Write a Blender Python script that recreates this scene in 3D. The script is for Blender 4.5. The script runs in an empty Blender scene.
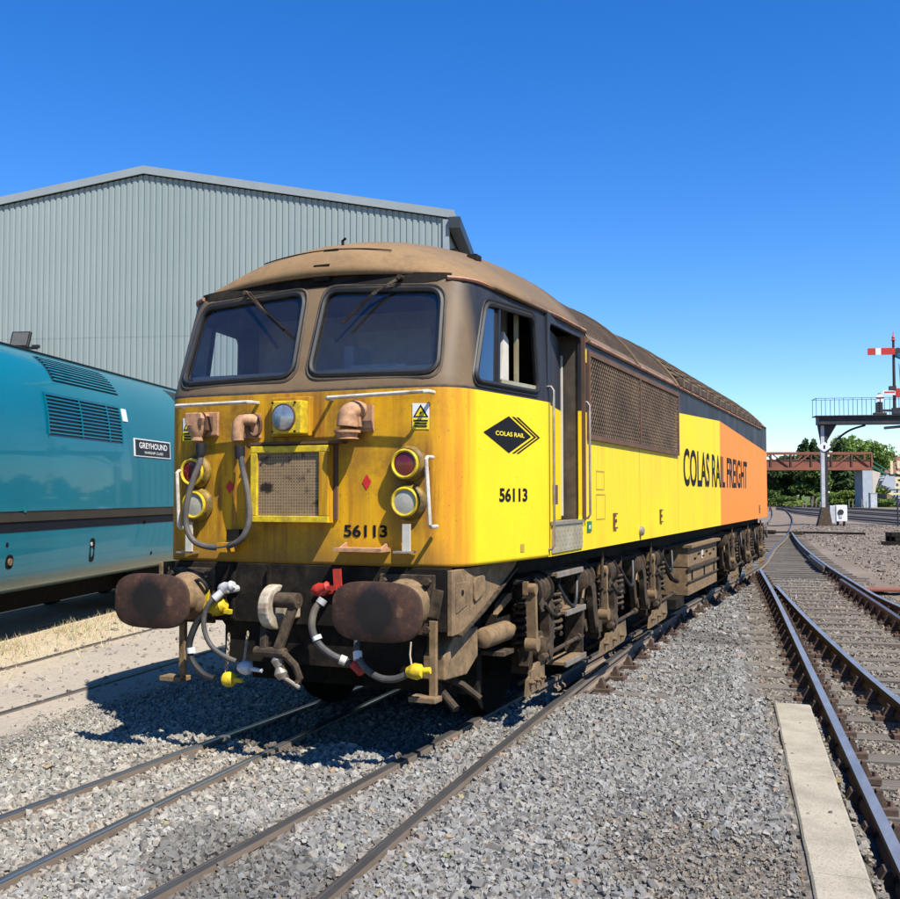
import bpy, bmesh, math, random
import numpy as np
from mathutils import Vector, Matrix, Euler
from mathutils.geometry import delaunay_2d_cdt
R = math.radians
random.seed(7); rng = np.random.default_rng(7)
scn = bpy.context.scene
col = scn.collection
# ------------------------------------------------------------------ camera
CAM = np.array([3.812, -5.716, 1.783]); YAW, PITCH, ROLL, FPX = 0.40245, 0.04358, -0.00084, 1031.54
fw = np.array([-math.sin(YAW)*math.cos(PITCH), math.cos(YAW)*math.cos(PITCH), math.sin(PITCH)])
r0 = np.array([math.cos(YAW), math.sin(YAW), 0]); u0 = np.cross(r0, fw)
rt = r0*math.cos(ROLL)+u0*math.sin(ROLL); up = -r0*math.sin(ROLL)+u0*math.cos(ROLL)
cd = bpy.data.cameras.new('camera'); cam = bpy.data.objects.new('camera', cd); col.objects.link(cam)
cd.sensor_width = 36; cd.sensor_fit = 'HORIZONTAL'; cd.lens = FPX/900*36; cd.clip_start = .05; cd.clip_end = 3000
cam.matrix_world = Matrix(((rt[0], up[0], -fw[0], CAM[0]), (rt[1], up[1], -fw[1], CAM[1]), (rt[2], up[2], -fw[2], CAM[2]), (0, 0, 0, 1)))
scn.camera = cam
def ray(px, py): return fw + rt*(px-450)/FPX - up*(py-449.5)/FPX
def on_y(px, py, y): d = ray(px, py); return CAM + d*((y-CAM[1])/d[1])
def on_x(px, py, x): d = ray(px, py); return CAM + d*((x-CAM[0])/d[0])
# ------------------------------------------------------------------ sky, sun, exposure
SUNV = Vector((.64, -.35, 1.0)).normalized()
world = bpy.data.worlds.new('World'); scn.world = world; world.use_nodes = True
wn = world.node_tree.nodes; wl = world.node_tree.links
sky = wn.new('ShaderNodeTexSky'); sky.sky_type = 'NISHITA'; sky.sun_disc = False
sky.sun_elevation = math.asin(SUNV.z); sky.sun_rotation = math.atan2(SUNV.x, SUNV.y)
sky.air_density = 1.0; sky.dust_density = 0.0; sky.ozone_density = 6.0
hs = wn.new('ShaderNodeHueSaturation'); hs.inputs['Saturation'].default_value = 1.30; hs.inputs['Hue'].default_value = .511
wl.new(sky.outputs[0], hs.inputs['Color']); wl.new(hs.outputs[0], wn['Background'].inputs[0]); wn['Background'].inputs[1].default_value = .10
sd = bpy.data.lights.new('sun', 'SUN'); sd.energy = 5.0; sd.angle = R(.5); sd.color = (1, .95, .87)
sun = bpy.data.objects.new('sun', sd); col.objects.link(sun); sun.rotation_euler = (-SUNV).to_track_quat('-Z', 'Y').to_euler()
sun.location = (20, -10, 30)
scn.view_settings.view_transform = 'Standard'; scn.view_settings.look = 'None'
scn.view_settings.exposure = 0.95; scn.view_settings.gamma = 1; scn.view_settings.use_curve_mapping = False
# ------------------------------------------------------------------ mesh helpers
class MB:
    def __init__(s): s.v = []; s.f = []
    def add(s, vs, fs):
        o = len(s.v); s.v += [tuple(float(c) for c in q) for q in vs]; s.f += [tuple(i+o for i in f) for f in fs]; return s
    def box(s, x0, x1, y0, y1, z0, z1):
        return s.add([(x0,y0,z0),(x1,y0,z0),(x1,y1,z0),(x0,y1,z0),(x0,y0,z1),(x1,y0,z1),(x1,y1,z1),(x0,y1,z1)],
                     [(3,2,1,0),(4,5,6,7),(0,1,5,4),(1,2,6,5),(2,3,7,6),(3,0,4,7)])
    def bar(s, p, q, w, h, upv=(0,0,1)):
        p, q = Vector(p), Vector(q); d = (q-p).normalized(); u = Vector(upv)
        if abs(d.dot(u)) > .98: u = Vector((1,0,0))
        a = d.cross(u).normalized()*w/2; b = a.cross(d).normalized()*h/2
        return s.add([p-a-b,p+a-b,p+a+b,p-a+b,q-a-b,q+a-b,q+a+b,q-a+b],[(0,1,2,3),(7,6,5,4),(0,4,5,1),(1,5,6,2),(2,6,7,3),(3,7,4,0)])
    def cyl(s, p, q, r, r2=None, n=16, cap=True):
        p, q = Vector(p), Vector(q); d = (q-p).normalized(); u = Vector((0,0,1)) if abs(d.z) < .9 else Vector((1,0,0))
        a = d.cross(u).normalized(); b = d.cross(a); r2 = r if r2 is None else r2
        vs = [p+(a*math.cos(t)+b*math.sin(t))*r for t in [2*math.pi*i/n for i in range(n)]]
        vs += [q+(a*math.cos(t)+b*math.sin(t))*r2 for t in [2*math.pi*i/n for i in range(n)]]
        fs = [(i,(i+1)%n,n+(i+1)%n,n+i) for i in range(n)]
        if cap: fs += [tuple(range(n-1,-1,-1)), tuple(range(n,2*n))]
        return s.add(vs, fs)
    def lathe(s, c, axis, prof, n=20):
        c, d = Vector(c), Vector(axis).normalized(); u = Vector((0,0,1)) if abs(d.z) < .9 else Vector((1,0,0))
        a = d.cross(u).normalized(); b = d.cross(a); m = len(prof); vs = []; fs = []
        for (r, h) in prof: vs += [c+d*h+(a*math.cos(2*math.pi*i/n)+b*math.sin(2*math.pi*i/n))*r for i in range(n)]
        for k in range(m-1): fs += [(k*n+i,k*n+(i+1)%n,(k+1)*n+(i+1)%n,(k+1)*n+i) for i in range(n)]
        fs += [tuple(range(n-1,-1,-1)), tuple(range((m-1)*n, m*n))]
        return s.add(vs, fs)
    def tube(s, pts, r, n=8, closed=False):
        P = [Vector(q) for q in pts]; m = len(P); vs = []; fs = []; prev = None
        for i in range(m):
            if closed: d = P[(i+1)%m]-P[i-1]
            else: d = P[min(i+1,m-1)]-P[max(i-1,0)]
            d.normalize()
            if prev is None:
                u = Vector((0,0,1)) if abs(d.z) < .9 else Vector((1,0,0)); a = d.cross(u).normalized()
            else: a = (prev-d*prev.dot(d)).normalized()
            prev = a; b = d.cross(a); rr = r[i] if isinstance(r, (list, tuple)) else r
            vs += [P[i]+(a*math.cos(2*math.pi*k/n)+b*math.sin(2*math.pi*k/n))*rr for k in range(n)]
        for i in range(m if closed else m-1):
            j = (i+1)%m; fs += [(i*n+k,i*n+(k+1)%n,j*n+(k+1)%n,j*n+k) for k in range(n)]
        if not closed: fs += [tuple(range(n-1,-1,-1)), tuple(range((m-1)*n, m*n))]
        return s.add(vs, fs)
    def prism(s, poly, axis, a0, a1):     # poly in the other two axes (x: y,z  y: x,z  z: x,y)
        n = len(poly)
        def P(q, a): return (a,q[0],q[1]) if axis == 'x' else (q[0],a,q[1]) if axis == 'y' else (q[0],q[1],a)
        return s.add([P(q,a0) for q in poly]+[P(q,a1) for q in poly], [tuple(range(n-1,-1,-1)),tuple(range(n,2*n))]+[(i,(i+1)%n,n+(i+1)%n,n+i) for i in range(n)])
def spline(pts, n=8, closed=False):
    P = [np.array(q, float) for q in pts]; m = len(P); out = []
    for i in range(m if closed else m-1):
        if closed: a,b,c,d = P[i-1],P[i],P[(i+1)%m],P[(i+2)%m]
        else: a,b,c,d = P[max(i-1,0)],P[i],P[i+1],P[min(i+2,m-1)]
        for k in range(n):
            t = k/n; out.append(.5*((2*b)+(-a+c)*t+(2*a-5*b+4*c-d)*t*t+(-a+3*b-3*c+d)*t**3))
    if not closed: out.append(P[-1])
    return out
def mesh_of(name, mb, mat, smooth=35):
    me = bpy.data.meshes.new(name); me.from_pydata(mb.v, [], mb.f); me.update()
    bm = bmesh.new(); bm.from_mesh(me); bmesh.ops.recalc_face_normals(bm, faces=bm.faces); bm.to_mesh(me); bm.free()
    if smooth:
        me.polygons.foreach_set('use_smooth', [True]*len(me.polygons)); me.set_sharp_from_angle(angle=R(smooth))
    me.materials.append(mat); return me
def link(name, me, parent=None, loc=None, rot=None):
    o = bpy.data.objects.new(name, me); col.objects.link(o)
    if parent is not None: o.parent = parent
    if loc is not None: o.location = loc
    if rot is not None: o.rotation_euler = rot
    return o
def obj(name, mb, mat, parent=None, smooth=35, bevel=0, solid=0):
    o = link(name, mesh_of(name, mb, mat, smooth), parent)
    if solid:
        m = o.modifiers.new('solid','SOLIDIFY'); m.thickness = solid; m.offset = -1
    if bevel:
        m = o.modifiers.new('bevel','BEVEL'); m.width = bevel; m.segments = 2; m.limit_method = 'ANGLE'; m.angle_limit = R(40)
    return o
def tag(o, label=None, cat=None, group=None, kind=None):
    if label: o['label'] = label
    if cat: o['category'] = cat
    if group: o['group'] = group
    if kind: o['kind'] = kind
    return o
def thing(name, label, cat, loc=(0,0,0), rz=0, group=None):
    o = bpy.data.objects.new(name, None); col.objects.link(o); o.empty_display_size = .2
    o.location = loc; o.rotation_euler = (0,0,rz); return tag(o, label, cat, group)
def rquad(pts, r, n=5):          # polygon with rounded corners
    out = []; m = len(pts); P = [np.array(q, float) for q in pts]
    for i in range(m):
        a,b,c = P[i-1],P[i],P[(i+1)%m]; d1 = (a-b)/np.linalg.norm(a-b); d2 = (c-b)/np.linalg.norm(c-b)
        s,e = b+d1*r, b+d2*r
        for k in range(n+1):
            t = k/n; out.append(tuple((1-t)**2*s+2*t*(1-t)*b+t*t*e))
    return out
def inside(p, poly):
    c = False; x, y = p; j = len(poly)-1
    for i in range(len(poly)):
        xi,yi = poly[i]; xj,yj = poly[j]
        if (yi > y) != (yj > y) and x < (xj-xi)*(y-yi)/(yj-yi)+xi: c = not c
        j = i
    return c
def panel(outer, holes, fmap, step=.25):
    V = []; E = []
    for lp in [outer]+holes:
        o = len(V); n = len(lp); V += [Vector((float(q[0]),float(q[1]))) for q in lp]; E += [(o+i,o+(i+1)%n) for i in range(n)]
    xs = [q[0] for q in outer]; ys = [q[1] for q in outer]
    if step:
        for gx in np.arange(min(xs)+step/2, max(xs), step):
            for gy in np.arange(min(ys)+step/2, max(ys), step):
                if inside((gx,gy), outer) and not any(inside((gx,gy), h) for h in holes): V.append(Vector((gx,gy)))
    vo, eo, fo, *_ = delaunay_2d_cdt(V, E, [], 0, 1e-5)
    mb = MB(); fs = []
    for f in fo:
        c = sum((vo[i] for i in f), Vector((0,0)))/len(f)
        if inside(c, outer) and not any(inside(c, h) for h in holes): fs.append(tuple(f))
    mb.add([fmap(q.x,q.y) for q in vo], fs); return mb
def text_mb(body, fmap, w=None, h=1.0, bold=0.0, extrude=0.0):
    """flat lettering as a mesh: fmap takes (u,v), u 0..w v 0..h"""
    cu = bpy.data.curves.new('t','FONT'); cu.body = body; cu.size = 1; cu.offset = bold; cu.resolution_u = 4
    t = bpy.data.objects.new('t', cu); col.objects.link(t); dg = bpy.context.evaluated_depsgraph_get()
    me = bpy.data.meshes.new_from_object(t.evaluated_get(dg)); vs = np.array([v.co[:2] for v in me.vertices]); fs = [tuple(p.vertices) for p in me.polygons]
    bpy.data.objects.remove(t); bpy.data.curves.remove(cu); bpy.data.meshes.remove(me)
    mn, mx = vs.min(0), vs.max(0); s = (vs-mn)/(mx-mn); hh = h; ww = w if w else h*(mx-mn)[0]/(mx-mn)[1]
    return MB().add([fmap(a*ww, b*hh) for a,b in s], fs)
def split_mb(mb):
    par = list(range(len(mb.v)))
    def find(a):
        while par[a] != a: par[a] = par[par[a]]; a = par[a]
        return a
    for f in mb.f:
        for i in f[1:]: par[find(i)] = find(f[0])
    out = {}
    for f in mb.f: out.setdefault(find(f[0]), []).append(f)
    res = []
    for fs in out.values():
        ids = sorted({i for f in fs for i in f}); m = {i:k for k,i in enumerate(ids)}; res.append(MB().add([mb.v[i] for i in ids], [tuple(m[i] for i in f) for f in fs]))
    return res
# ------------------------------------------------------------------ materials
def hexa(c): return (c[0],c[1],c[2],1)
class NT:
    def __init__(s, name):
        s.m = bpy.data.materials.new(name); s.m.use_nodes = True; s.t = s.m.node_tree; s.b = s.t.nodes['Principled BSDF']; s.out = s.t.nodes['Material Output']
    def n(s, ty, **k):
        o = s.t.nodes.new(ty)
        for a,b in k.items(): setattr(o,a,b)
        return o
    def l(s, a, b): s.t.links.new(a, b)
    def val(s, sock, v):
        if isinstance(v, (int,float)): sock.default_value = v
        elif isinstance(v, tuple): sock.default_value = hexa(v) if len(sock.default_value) == 4 else v[:3]
        else: s.l(v, sock)
    def math(s, op, a, b=0.0, c=None, clamp=False):
        o = s.n('ShaderNodeMath', operation=op); o.use_clamp = clamp; s.val(o.inputs[0],a); s.val(o.inputs[1],b)
        if c is not None: s.val(o.inputs[2],c)
        return o.outputs[0]
    def mix(s, f, a, b):
        o = s.n('ShaderNodeMix', data_type='RGBA'); s.val(o.inputs['Factor'],f); s.val(o.inputs[6],a); s.val(o.inputs[7],b); return o.outputs[2]
    def mul(s, c, k=.8):
        o = s.n('ShaderNodeMix', data_type='RGBA', blend_type='MULTIPLY'); o.inputs['Factor'].default_value = 1; s.val(o.inputs[6],c); o.inputs[7].default_value = (k,k,k,1); return o.outputs[2]
    def coord(s, kind='Object', scale=(1,1,1)):
        t = s.n('ShaderNodeTexCoord'); m = s.n('ShaderNodeMapping'); s.l(t.outputs[kind], m.inputs[0]); m.inputs['Scale'].default_value = scale; return m.outputs[0]
    def xyz(s):
        t = s.n('ShaderNodeTexCoord'); q = s.n('ShaderNodeSeparateXYZ'); s.l(t.outputs['Object'], q.inputs[0]); return q.outputs
    def noise(s, scale=5, detail=5, rough=.6, vec=None, stretch=(1,1,1)):
        o = s.n('ShaderNodeTexNoise'); o.inputs['Scale'].default_value = scale; o.inputs['Detail'].default_value = detail; o.inputs['Roughness'].default_value = rough
        s.l(vec if vec is not None else s.coord(scale=stretch), o.inputs['Vector']); return o.outputs[0]
    def mr(s, v, a, b, c=0.0, d=1.0):
        o = s.n('ShaderNodeMapRange'); s.val(o.inputs[0],v); o.inputs[1].default_value = a; o.inputs[2].default_value = b; o.inputs[3].default_value = c; o.inputs[4].default_value = d; return o.outputs[0]
    def bump(s, h, strength=.3, dist=.01):
        o = s.n('ShaderNodeBump'); o.inputs['Strength'].default_value = strength; o.inputs['Distance'].default_value = dist; s.l(h, o.inputs['Height']); s.l(o.outputs[0], s.b.inputs['Normal'])
    def fin(s, colr, rough=.6, metal=0.0, spec=.5):
        if s.m.name != 'leaf': colr = s.mul(colr)
        s.val(s.b.inputs['Base Color'], colr); s.val(s.b.inputs['Roughness'], rough); s.val(s.b.inputs['Metallic'], metal); s.b.inputs['Specular IOR Level'].default_value = spec; return s.m
def tint(c, k): return tuple(min(1,x*k) for x in c)
def simple(name, c, rough=.6, metal=0.0, var=.25, scale=9, dirt=None, amt=.4, dscale=3, bump=.15, spec=.4, streak=False):
    t = NT(name); nz = t.noise(scale, 6, .65); c1 = t.mix(t.mr(nz,.3,.7), tint(c,1-var), tint(c,1+var))
    if dirt:
        d = t.noise(dscale, 7, .7, stretch=(1,1,.25) if streak else (1,1,1)); c1 = t.mix(t.mr(d, .56-amt*.5, .92-amt*.5), c1, dirt)
    if bump: t.bump(t.noise(scale*5, 4, .7), bump, .004)
    return t.fin(c1, rough, metal, spec)
DUST = (.27,.185,.105)
MAT = {}
MAT['dust'] = simple('dusty_underframe_steel', (.115,.080,.048), .75, var=.45, scale=7, dirt=(.022,.017,.013), amt=.52, dscale=15, spec=.2)
MAT['dust_lt'] = simple('brake_dust_steel', (.26,.172,.09), .85, var=.25, scale=9, dirt=(.09,.062,.038), amt=.36, dscale=14, spec=.2)
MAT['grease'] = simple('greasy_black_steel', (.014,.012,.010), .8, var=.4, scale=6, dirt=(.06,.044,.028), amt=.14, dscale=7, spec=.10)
MAT['dark'] = simple('dark_interior', (.012,.012,.013), .9, var=.3, bump=0, spec=.05)
MAT['black'] = simple('black_paint', (.012,.012,.013), .45, var=.3, scale=15, bump=.05)
MAT['steelwear'] = simple('worn_bare_steel', (.42,.38,.32), .45, .6, var=.3, scale=20, dirt=DUST, amt=.3)
MAT['white'] = simple('white_paint', (.62,.58,.49), .55, var=.15, scale=20, dirt=(.30,.22,.14), amt=.34, dscale=8)
MAT['salmon'] = simple('faded_orange_paint', (.56,.30,.15), .65, var=.25, scale=14, dirt=(.26,.15,.085), amt=.45, dscale=20)
MAT['rubber'] = simple('grey_rubber_hose', (.058,.057,.056), .65, var=.3, scale=20, dirt=(.2,.16,.11), amt=.25)
MAT['rubber_blk'] = simple('black_rubber', (.015,.015,.016), .55, var=.3, scale=20)
MAT['red'] = simple('red_paint', (.58,.03,.018), .5, var=.2, scale=20, dirt=(.16,.04,.025), amt=.3, dscale=14)
MAT['yel'] = simple('bright_yellow_paint', (.78,.56,.01), .5, var=.15, scale=20, dirt=(.26,.17,.03), amt=.34, dscale=14)
MAT['silver'] = simple('silver_paint', (.66,.66,.66), .45, .2, var=.12, scale=20, dirt=(.3,.27,.22), amt=.25)
MAT['rust'] = simple('rusty_iron', (.17,.085,.05), .85, var=.35, scale=8, dirt=(.09,.06,.045), amt=.5, dscale=4, bump=.3, spec=.2)
MAT['chair'] = simple('rusty_chair_casting', (.15,.095,.065), .9, var=.4, scale=10, dirt=(.05,.04,.035), amt=.5, dscale=8, bump=.3, spec=.2)
MAT['hook'] = simple('pale_worn_hook', (.50,.44,.33), .6, var=.25, scale=12, dirt=(.18,.12,.07), amt=.4, dscale=9)
MAT['gauze'] = simple('brown_grille_wire', (.17,.115,.07), .8, var=.3, scale=3, dirt=(.07,.05,.035), amt=.4, dscale=2, bump=0)
MAT['copper'] = simple('faded_orange_stripe', (.46,.21,.11), .65, var=.2, scale=4, dirt=(.10,.07,.05), amt=.45, dscale=5)
MAT['steel_plain'] = simple('brushed_plate', (.50,.45,.30), .45, .4, var=.15, scale=15, dirt=(.3,.24,.12), amt=.35)
MAT['grey_int'] = simple('grey_cab_panel', (.42,.44,.45), .7, var=.15)
MAT['cream_int'] = simple('pale_cab_panel', (.55,.52,.44), .7, var=.1)
def glass_mat(name, tintc, mixr, dirt=.05):
    t = NT(name); tr = t.n('ShaderNodeBsdfTransparent'); tr.inputs[0].default_value = hexa(tintc)
    gl = t.n('ShaderNodeBsdfGlossy'); gl.inputs['Roughness'].default_value = .02; gl.inputs[0].default_value = (1,1,1,1)
    fr = t.n('ShaderNodeFresnel'); fr.inputs[0].default_value = 1.52
    m = t.n('ShaderNodeMixShader'); t.l(t.math('MULTIPLY', fr.outputs[0], mixr, clamp=True), m.inputs[0]); t.l(tr.outputs[0], m.inputs[1]); t.l(gl.outputs[0], m.inputs[2])
    df = t.n('ShaderNodeBsdfDiffuse'); df.inputs[0].default_value = (.45,.38,.28,1)
    m2 = t.n('ShaderNodeMixShader'); t.l(t.mr(t.noise(3,8,.8), .3, .8, dirt*.8, dirt*2.0), m2.inputs[0]); t.l(m.outputs[0], m2.inputs[1]); t.l(df.outputs[0], m2.inputs[2])
    t.l(m2.outputs[0], t.out.inputs[0]); return t.m
MAT['grimeyel'] = simple('grimy_yellow', (.42,.26,.02), .6, var=.3, scale=14, dirt=(.06,.04,.02), amt=.62, dscale=9)
MAT['jamb'] = simple('worn_brown_door_lining',(.10,.075,.05),.75,var=.3,scale=8,dirt=(.03,.025,.02),amt=.4,dscale=5)
MAT['glass'] = glass_mat('cab_glass', (.85,.89,.90), 1.8, .016); MAT['glass_side'] = glass_mat('side_glass', (.40,.47,.52), 3.2, .012)
def livery(name, rear=False):
    """real paint scheme: yellow / orange panels, black upper band, brown grime on the cab front"""
    t = NT(name); x,y,z = t.xyz()
    n1 = t.noise(1.6, 6, .65); n2 = t.noise(22, 4, .6); st = t.noise(5, 6, .7, stretch=(1,1,.12)); st2 = t.noise(2.2, 5, .7, stretch=(1,1,.10))
    yel = t.mix(t.mr(n1,.3,.7), (.84,.575,.010), (.90,.645,.014))
    fy = t.mix(t.mr(st,.35,.7), (.80,.445,.007), (.60,.275,.010))             # cab end yellow, darkened for grazing light and for dirt
    fy = t.mix(t.mr(st2,.48,.74,0,.8), fy, (.30,.135,.014))
    rs = t.noise(8,6,.7,stretch=(1,1,.045)); fy = t.mix(t.math('MULTIPLY', t.mr(rs,.47,.62,0,.9), t.mr(t.noise(1.9,4,.6),.36,.54)), fy, (.27,.10,.014))
    blot = t.noise(3.2,7,.75); fy = t.mix(t.mr(blot,.50,.68,0,.65), fy, (.27,.135,.022))
    for lx,lz in ((.86,1.98),(.86,1.73),(-.86,1.97),(-.86,1.72),(.40,2.28),(-.48,2.28),(-.80,2.30)):
        dd = t.math('SQRT', t.math('ADD', t.math('POWER', t.math('SUBTRACT',x,lx), 2.0), t.math('POWER', t.math('MULTIPLY', t.math('SUBTRACT',z,lz), .75), 2.0)))
        fy = t.mix(t.math('MULTIPLY', t.mr(t.math('MULTIPLY_ADD', blot, .10, dd), .14,.27,.75,0), t.mr(n2,.3,.6,.5,1)), fy, (.16,.085,.02))
    edge = t.math('MAXIMUM', t.mr(t.math('MULTIPLY_ADD', st, .22, z), 1.42,1.60,.8,0), t.mr(t.math('MULTIPLY_ADD', st, -.2, z), 2.33,2.45,0,.65)); fy = t.mix(edge, fy, (.30,.155,.025))
    front = t.mr(y, .55, .80, 1, 0)
    yel = t.mix(front, yel, fy)
    # rust-streaked corner paint
    cor = t.math('MULTIPLY', t.mr(y,.53,.60), t.mr(y,.74,.84,1,0)); cst = t.noise(9, 5, .65, stretch=(1,1,.07))
    yel = t.mix(t.math('MULTIPLY', cor, t.mr(cst,.36,.60,0,.85)), yel, (.60,.22,.018))
    org = t.mix(t.mr(n1,.3,.7), (.84,.225,.024), (.88,.26,.034))
    blk = t.mix(t.mr(st,.35,.7), (.016,.019,.027), (.040,.044,.052))
    if rear:
        c = t.mix(t.mr(z,2.60,2.605), org, blk)
    else:
        side = t.mix(t.mr(y,10.76,10.765), yel, org)
        f1 = t.math('MULTIPLY_ADD', y, .035, 2.55); f2 = t.math('MULTIPLY_ADD', y, -.0365, 3.32)
        lim = t.math('MINIMUM', f1, f2)
        lo = t.math('LESS_THAN', y, 3.05); lim = t.math('ADD', t.math('MULTIPLY', lo, 2.50), t.math('MULTIPLY', t.math('SUBTRACT', 1.0, lo), lim))
        c = t.mix(t.mr(t.math('SUBTRACT', z, lim), -.002, .002), side, blk)
        grime = t.mix(t.mr(n1,.35,.7), (.14,.097,.055), (.225,.153,.083))
        gm = t.math('MULTIPLY', t.mr(t.math('ADD', z, t.math('MULTIPLY', n2, .02)), 2.515, 2.535), t.mr(t.math('MULTIPLY_ADD', n1, .12, y), .84, .95, 1, 0), clamp=True)
        c = t.mix(gm, c, grime)
    run = t.math('MULTIPLY', t.mr(t.noise(11,5,.7,stretch=(1,1,.05)),.45,.68), t.mr(z,1.5,2.28,0,.55)); run = t.math('MULTIPLY', run, t.math('MULTIPLY', t.math('GREATER_THAN',y,3.0), t.math('LESS_THAN',z,2.30))); c = t.mix(run, c, (.46,.25,.04))
    # road dirt film: thin everywhere, more along the bottom edge where it is thrown up
    d = t.math('MULTIPLY', t.mr(st2,.50,.80), t.mr(z,1.30,1.60,.38,.10)); c = t.mix(d, c, (.20,.125,.06))
    spots = t.noise(60, 3, .5); c = t.mix(t.mr(spots,.66,.72,0,.6), c, (.12,.07,.03)); chips = t.noise(28,5,.7); c = t.mix(t.math('MULTIPLY', t.mr(chips,.66,.70,0,.75), t.mr(y,.6,1.0,1,.25)), c, (.20,.09,.03))
    t.bump(t.noise(2.5,3,.5), .12, .01)
    return t.fin(c, t.mr(n1,.3,.7,.45,.65), 0, .22)
MAT['livery'] = livery('weathered_livery'); MAT['livery_rear'] = livery('weathered_livery_rear', True)
def roofmat():
    t = NT('dusty_roof'); n1 = t.noise(1.3,7,.7); n2 = t.noise(30,4,.7)
    c = t.mix(t.mr(n1,.35,.65), (.225,.138,.066), (.30,.190,.092)); c = t.mix(t.mr(n2,.5,.75,0,.35), c, (.10,.07,.045))
    x,y,z = t.xyz(); pt = t.noise(4.5,7,.75); c = t.mix(t.mr(pt,.50,.68,0,.55), c, (.12,.082,.05)); soot = t.math('MULTIPLY', t.mr(t.math('MULTIPLY_ADD', n1, .9, y), 1.3, 2.4), t.mr(n1,.3,.6,.35,.8)); c = t.mix(soot, c, (.10,.078,.058))
    t.bump(n2, .2, .006); return t.fin(c, .85, 0, .2)
MAT['roof'] = roofmat()
# ================================================================== SETTING
def sstep(a, b, v): t = np.clip((v-a)/(b-a), 0, 1); return t*t*(3-2*t)
def c1x(y): return 3.81-.1414*y                         # left rail of the running line on the right
def vnoise(x, y, s, seed=0):
    x = np.asarray(x)*s+seed*17.3; y = np.asarray(y)*s+seed*5.1
    return (np.sin(x*1.7+1.3*np.sin(y*1.1))+np.sin(y*2.3+1.7*np.sin(x*.9+2))+np.sin((x+y)*3.1))/3
def gz(x, y):
    x = np.asarray(x, float); y = np.asarray(y, float)
    yard = sstep(-1.85, -2.5, x+.1*y+.12*vnoise(x,y,1.1))                    # flush dirt yard on the left
    edge = c1x(y)-.17-.58*sstep(3.6, 4.2, y)
    shoulder = (1-sstep(edge, edge+.16, x))
    bal = -.036-.105*sstep(4.2, 8.5, y)*(1-sstep(2.25,1.75,x))-.164*sstep(3.1, 4.3, y)*sstep(2.25,1.75,x)
    z = -.215+(bal+.215)*shoulder*(1-sstep(24,34,y))
    z = z*(1-yard)+(-.018)*yard*(1-sstep(30,40,y))+(-.2)*yard*sstep(30,40,y)
    far = sstep(5.6, 7.5, x+.14*y); z = z*(1-far)+(-.12)*far
    return z+.012*vnoise(x,y,2.1,2)*(1-yard*.7)
gx = np.concatenate([[-900,-500,-250,-120,-60,-30,-20], np.arange(-15,12.01,.2), [14,18,25,40,80,160,300,600,900]])
gy = np.concatenate([[-400,-150,-60,-25,-12], np.arange(-8,30.01,.2), np.arange(31,60,1.5), [65,75,90,110,140,180,260,400,700,1500]])
GX, GY = np.meshgrid(gx, gy); GZ = gz(GX, GY); nx, ny = len(gx), len(gy)
me = bpy.data.meshes.new('ground'); idx = np.arange(nx*ny).reshape(ny, nx)
quads = np.stack([idx[:-1,:-1],idx[:-1,1:],idx[1:,1:],idx[1:,:-1]], -1).reshape(-1,4)
me.from_pydata(np.stack([GX,GY,GZ],-1).reshape(-1,3).tolist(), [], quads.tolist()); me.polygons.foreach_set('use_smooth',[True]*len(me.polygons))
def groundmat():
    t = NT('yard_ground'); x,y,z = t.xyz(); n1 = t.noise(.9,6,.65); n2 = t.noise(14,6,.75); n3 = t.noise(55,5,.7); n4 = t.noise(.25,5,.6)
    vo = t.n('ShaderNodeTexVoronoi'); vo.inputs['Scale'].default_value = 20; t.l(t.coord(), vo.inputs['Vector'])
    vc = t.n('ShaderNodeSeparateXYZ'); t.l(vo.outputs['Color'], vc.inputs[0])
    bal = t.mix(vc.outputs[0], (.05,.048,.044), (.22,.21,.19)); bal = t.mix(t.mr(n1,.4,.7,0,.6), bal, (.17,.14,.11))
    dirt = t.mix(t.mr(n2,.3,.7), (.345,.290,.225), (.46,.395,.315)); dirt = t.mix(t.mr(n1,.42,.68,0,.55), dirt, (.29,.265,.235)); dirt = t.mix(t.mr(n3,.60,.72,0,.5), dirt, (.17,.14,.11))
    straw = t.mix(t.mr(n2,.3,.7), (.42,.34,.22), (.52,.44,.31))
    verge = t.mix(t.mr(n2,.3,.7), (.15,.115,.085), (.26,.21,.165)); verge = t.mix(t.mr(n3,.45,.7,0,.7), verge, (.12,.095,.075)); verge = t.mix(t.mr(n4,.5,.7,0,.6), verge, (.29,.245,.20))
    u = t.math('ADD', t.math('MULTIPLY_ADD', y, .1, x), t.math('MULTIPLY', n1, .5))
    c = t.mix(t.mr(u,-2.1,-1.85,1,0), bal, dirt)
    g = t.math('ADD', t.math('MULTIPLY_ADD', y, .315, x), t.math('MULTIPLY', n1, .7)); c = t.mix(t.mr(g,-3.55,-3.0,1,0), c, straw)
    v = t.math('ADD', t.math('MULTIPLY_ADD', y, .1414, x), t.math('MULTIPLY', n1, .9)); c = t.mix(t.mr(v,5.6,6.3), c, verge)
    fy = t.math('ADD', y, t.math('MULTIPLY', n1, 6)); c = t.mix(t.mr(fy,26,34), c, verge)
    c = t.mix(t.mr(y,150,165), c, t.mix(n2,(.05,.09,.02),(.12,.16,.05)))
    h = t.math('ADD', t.math('MULTIPLY', vo.outputs['Distance'], -.6), n3); t.bump(h, .55, .02)
    return t.fin(c, .95, 0, .15)
me.materials.append(groundmat()); tag(link('ground', me), kind='structure')

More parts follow.
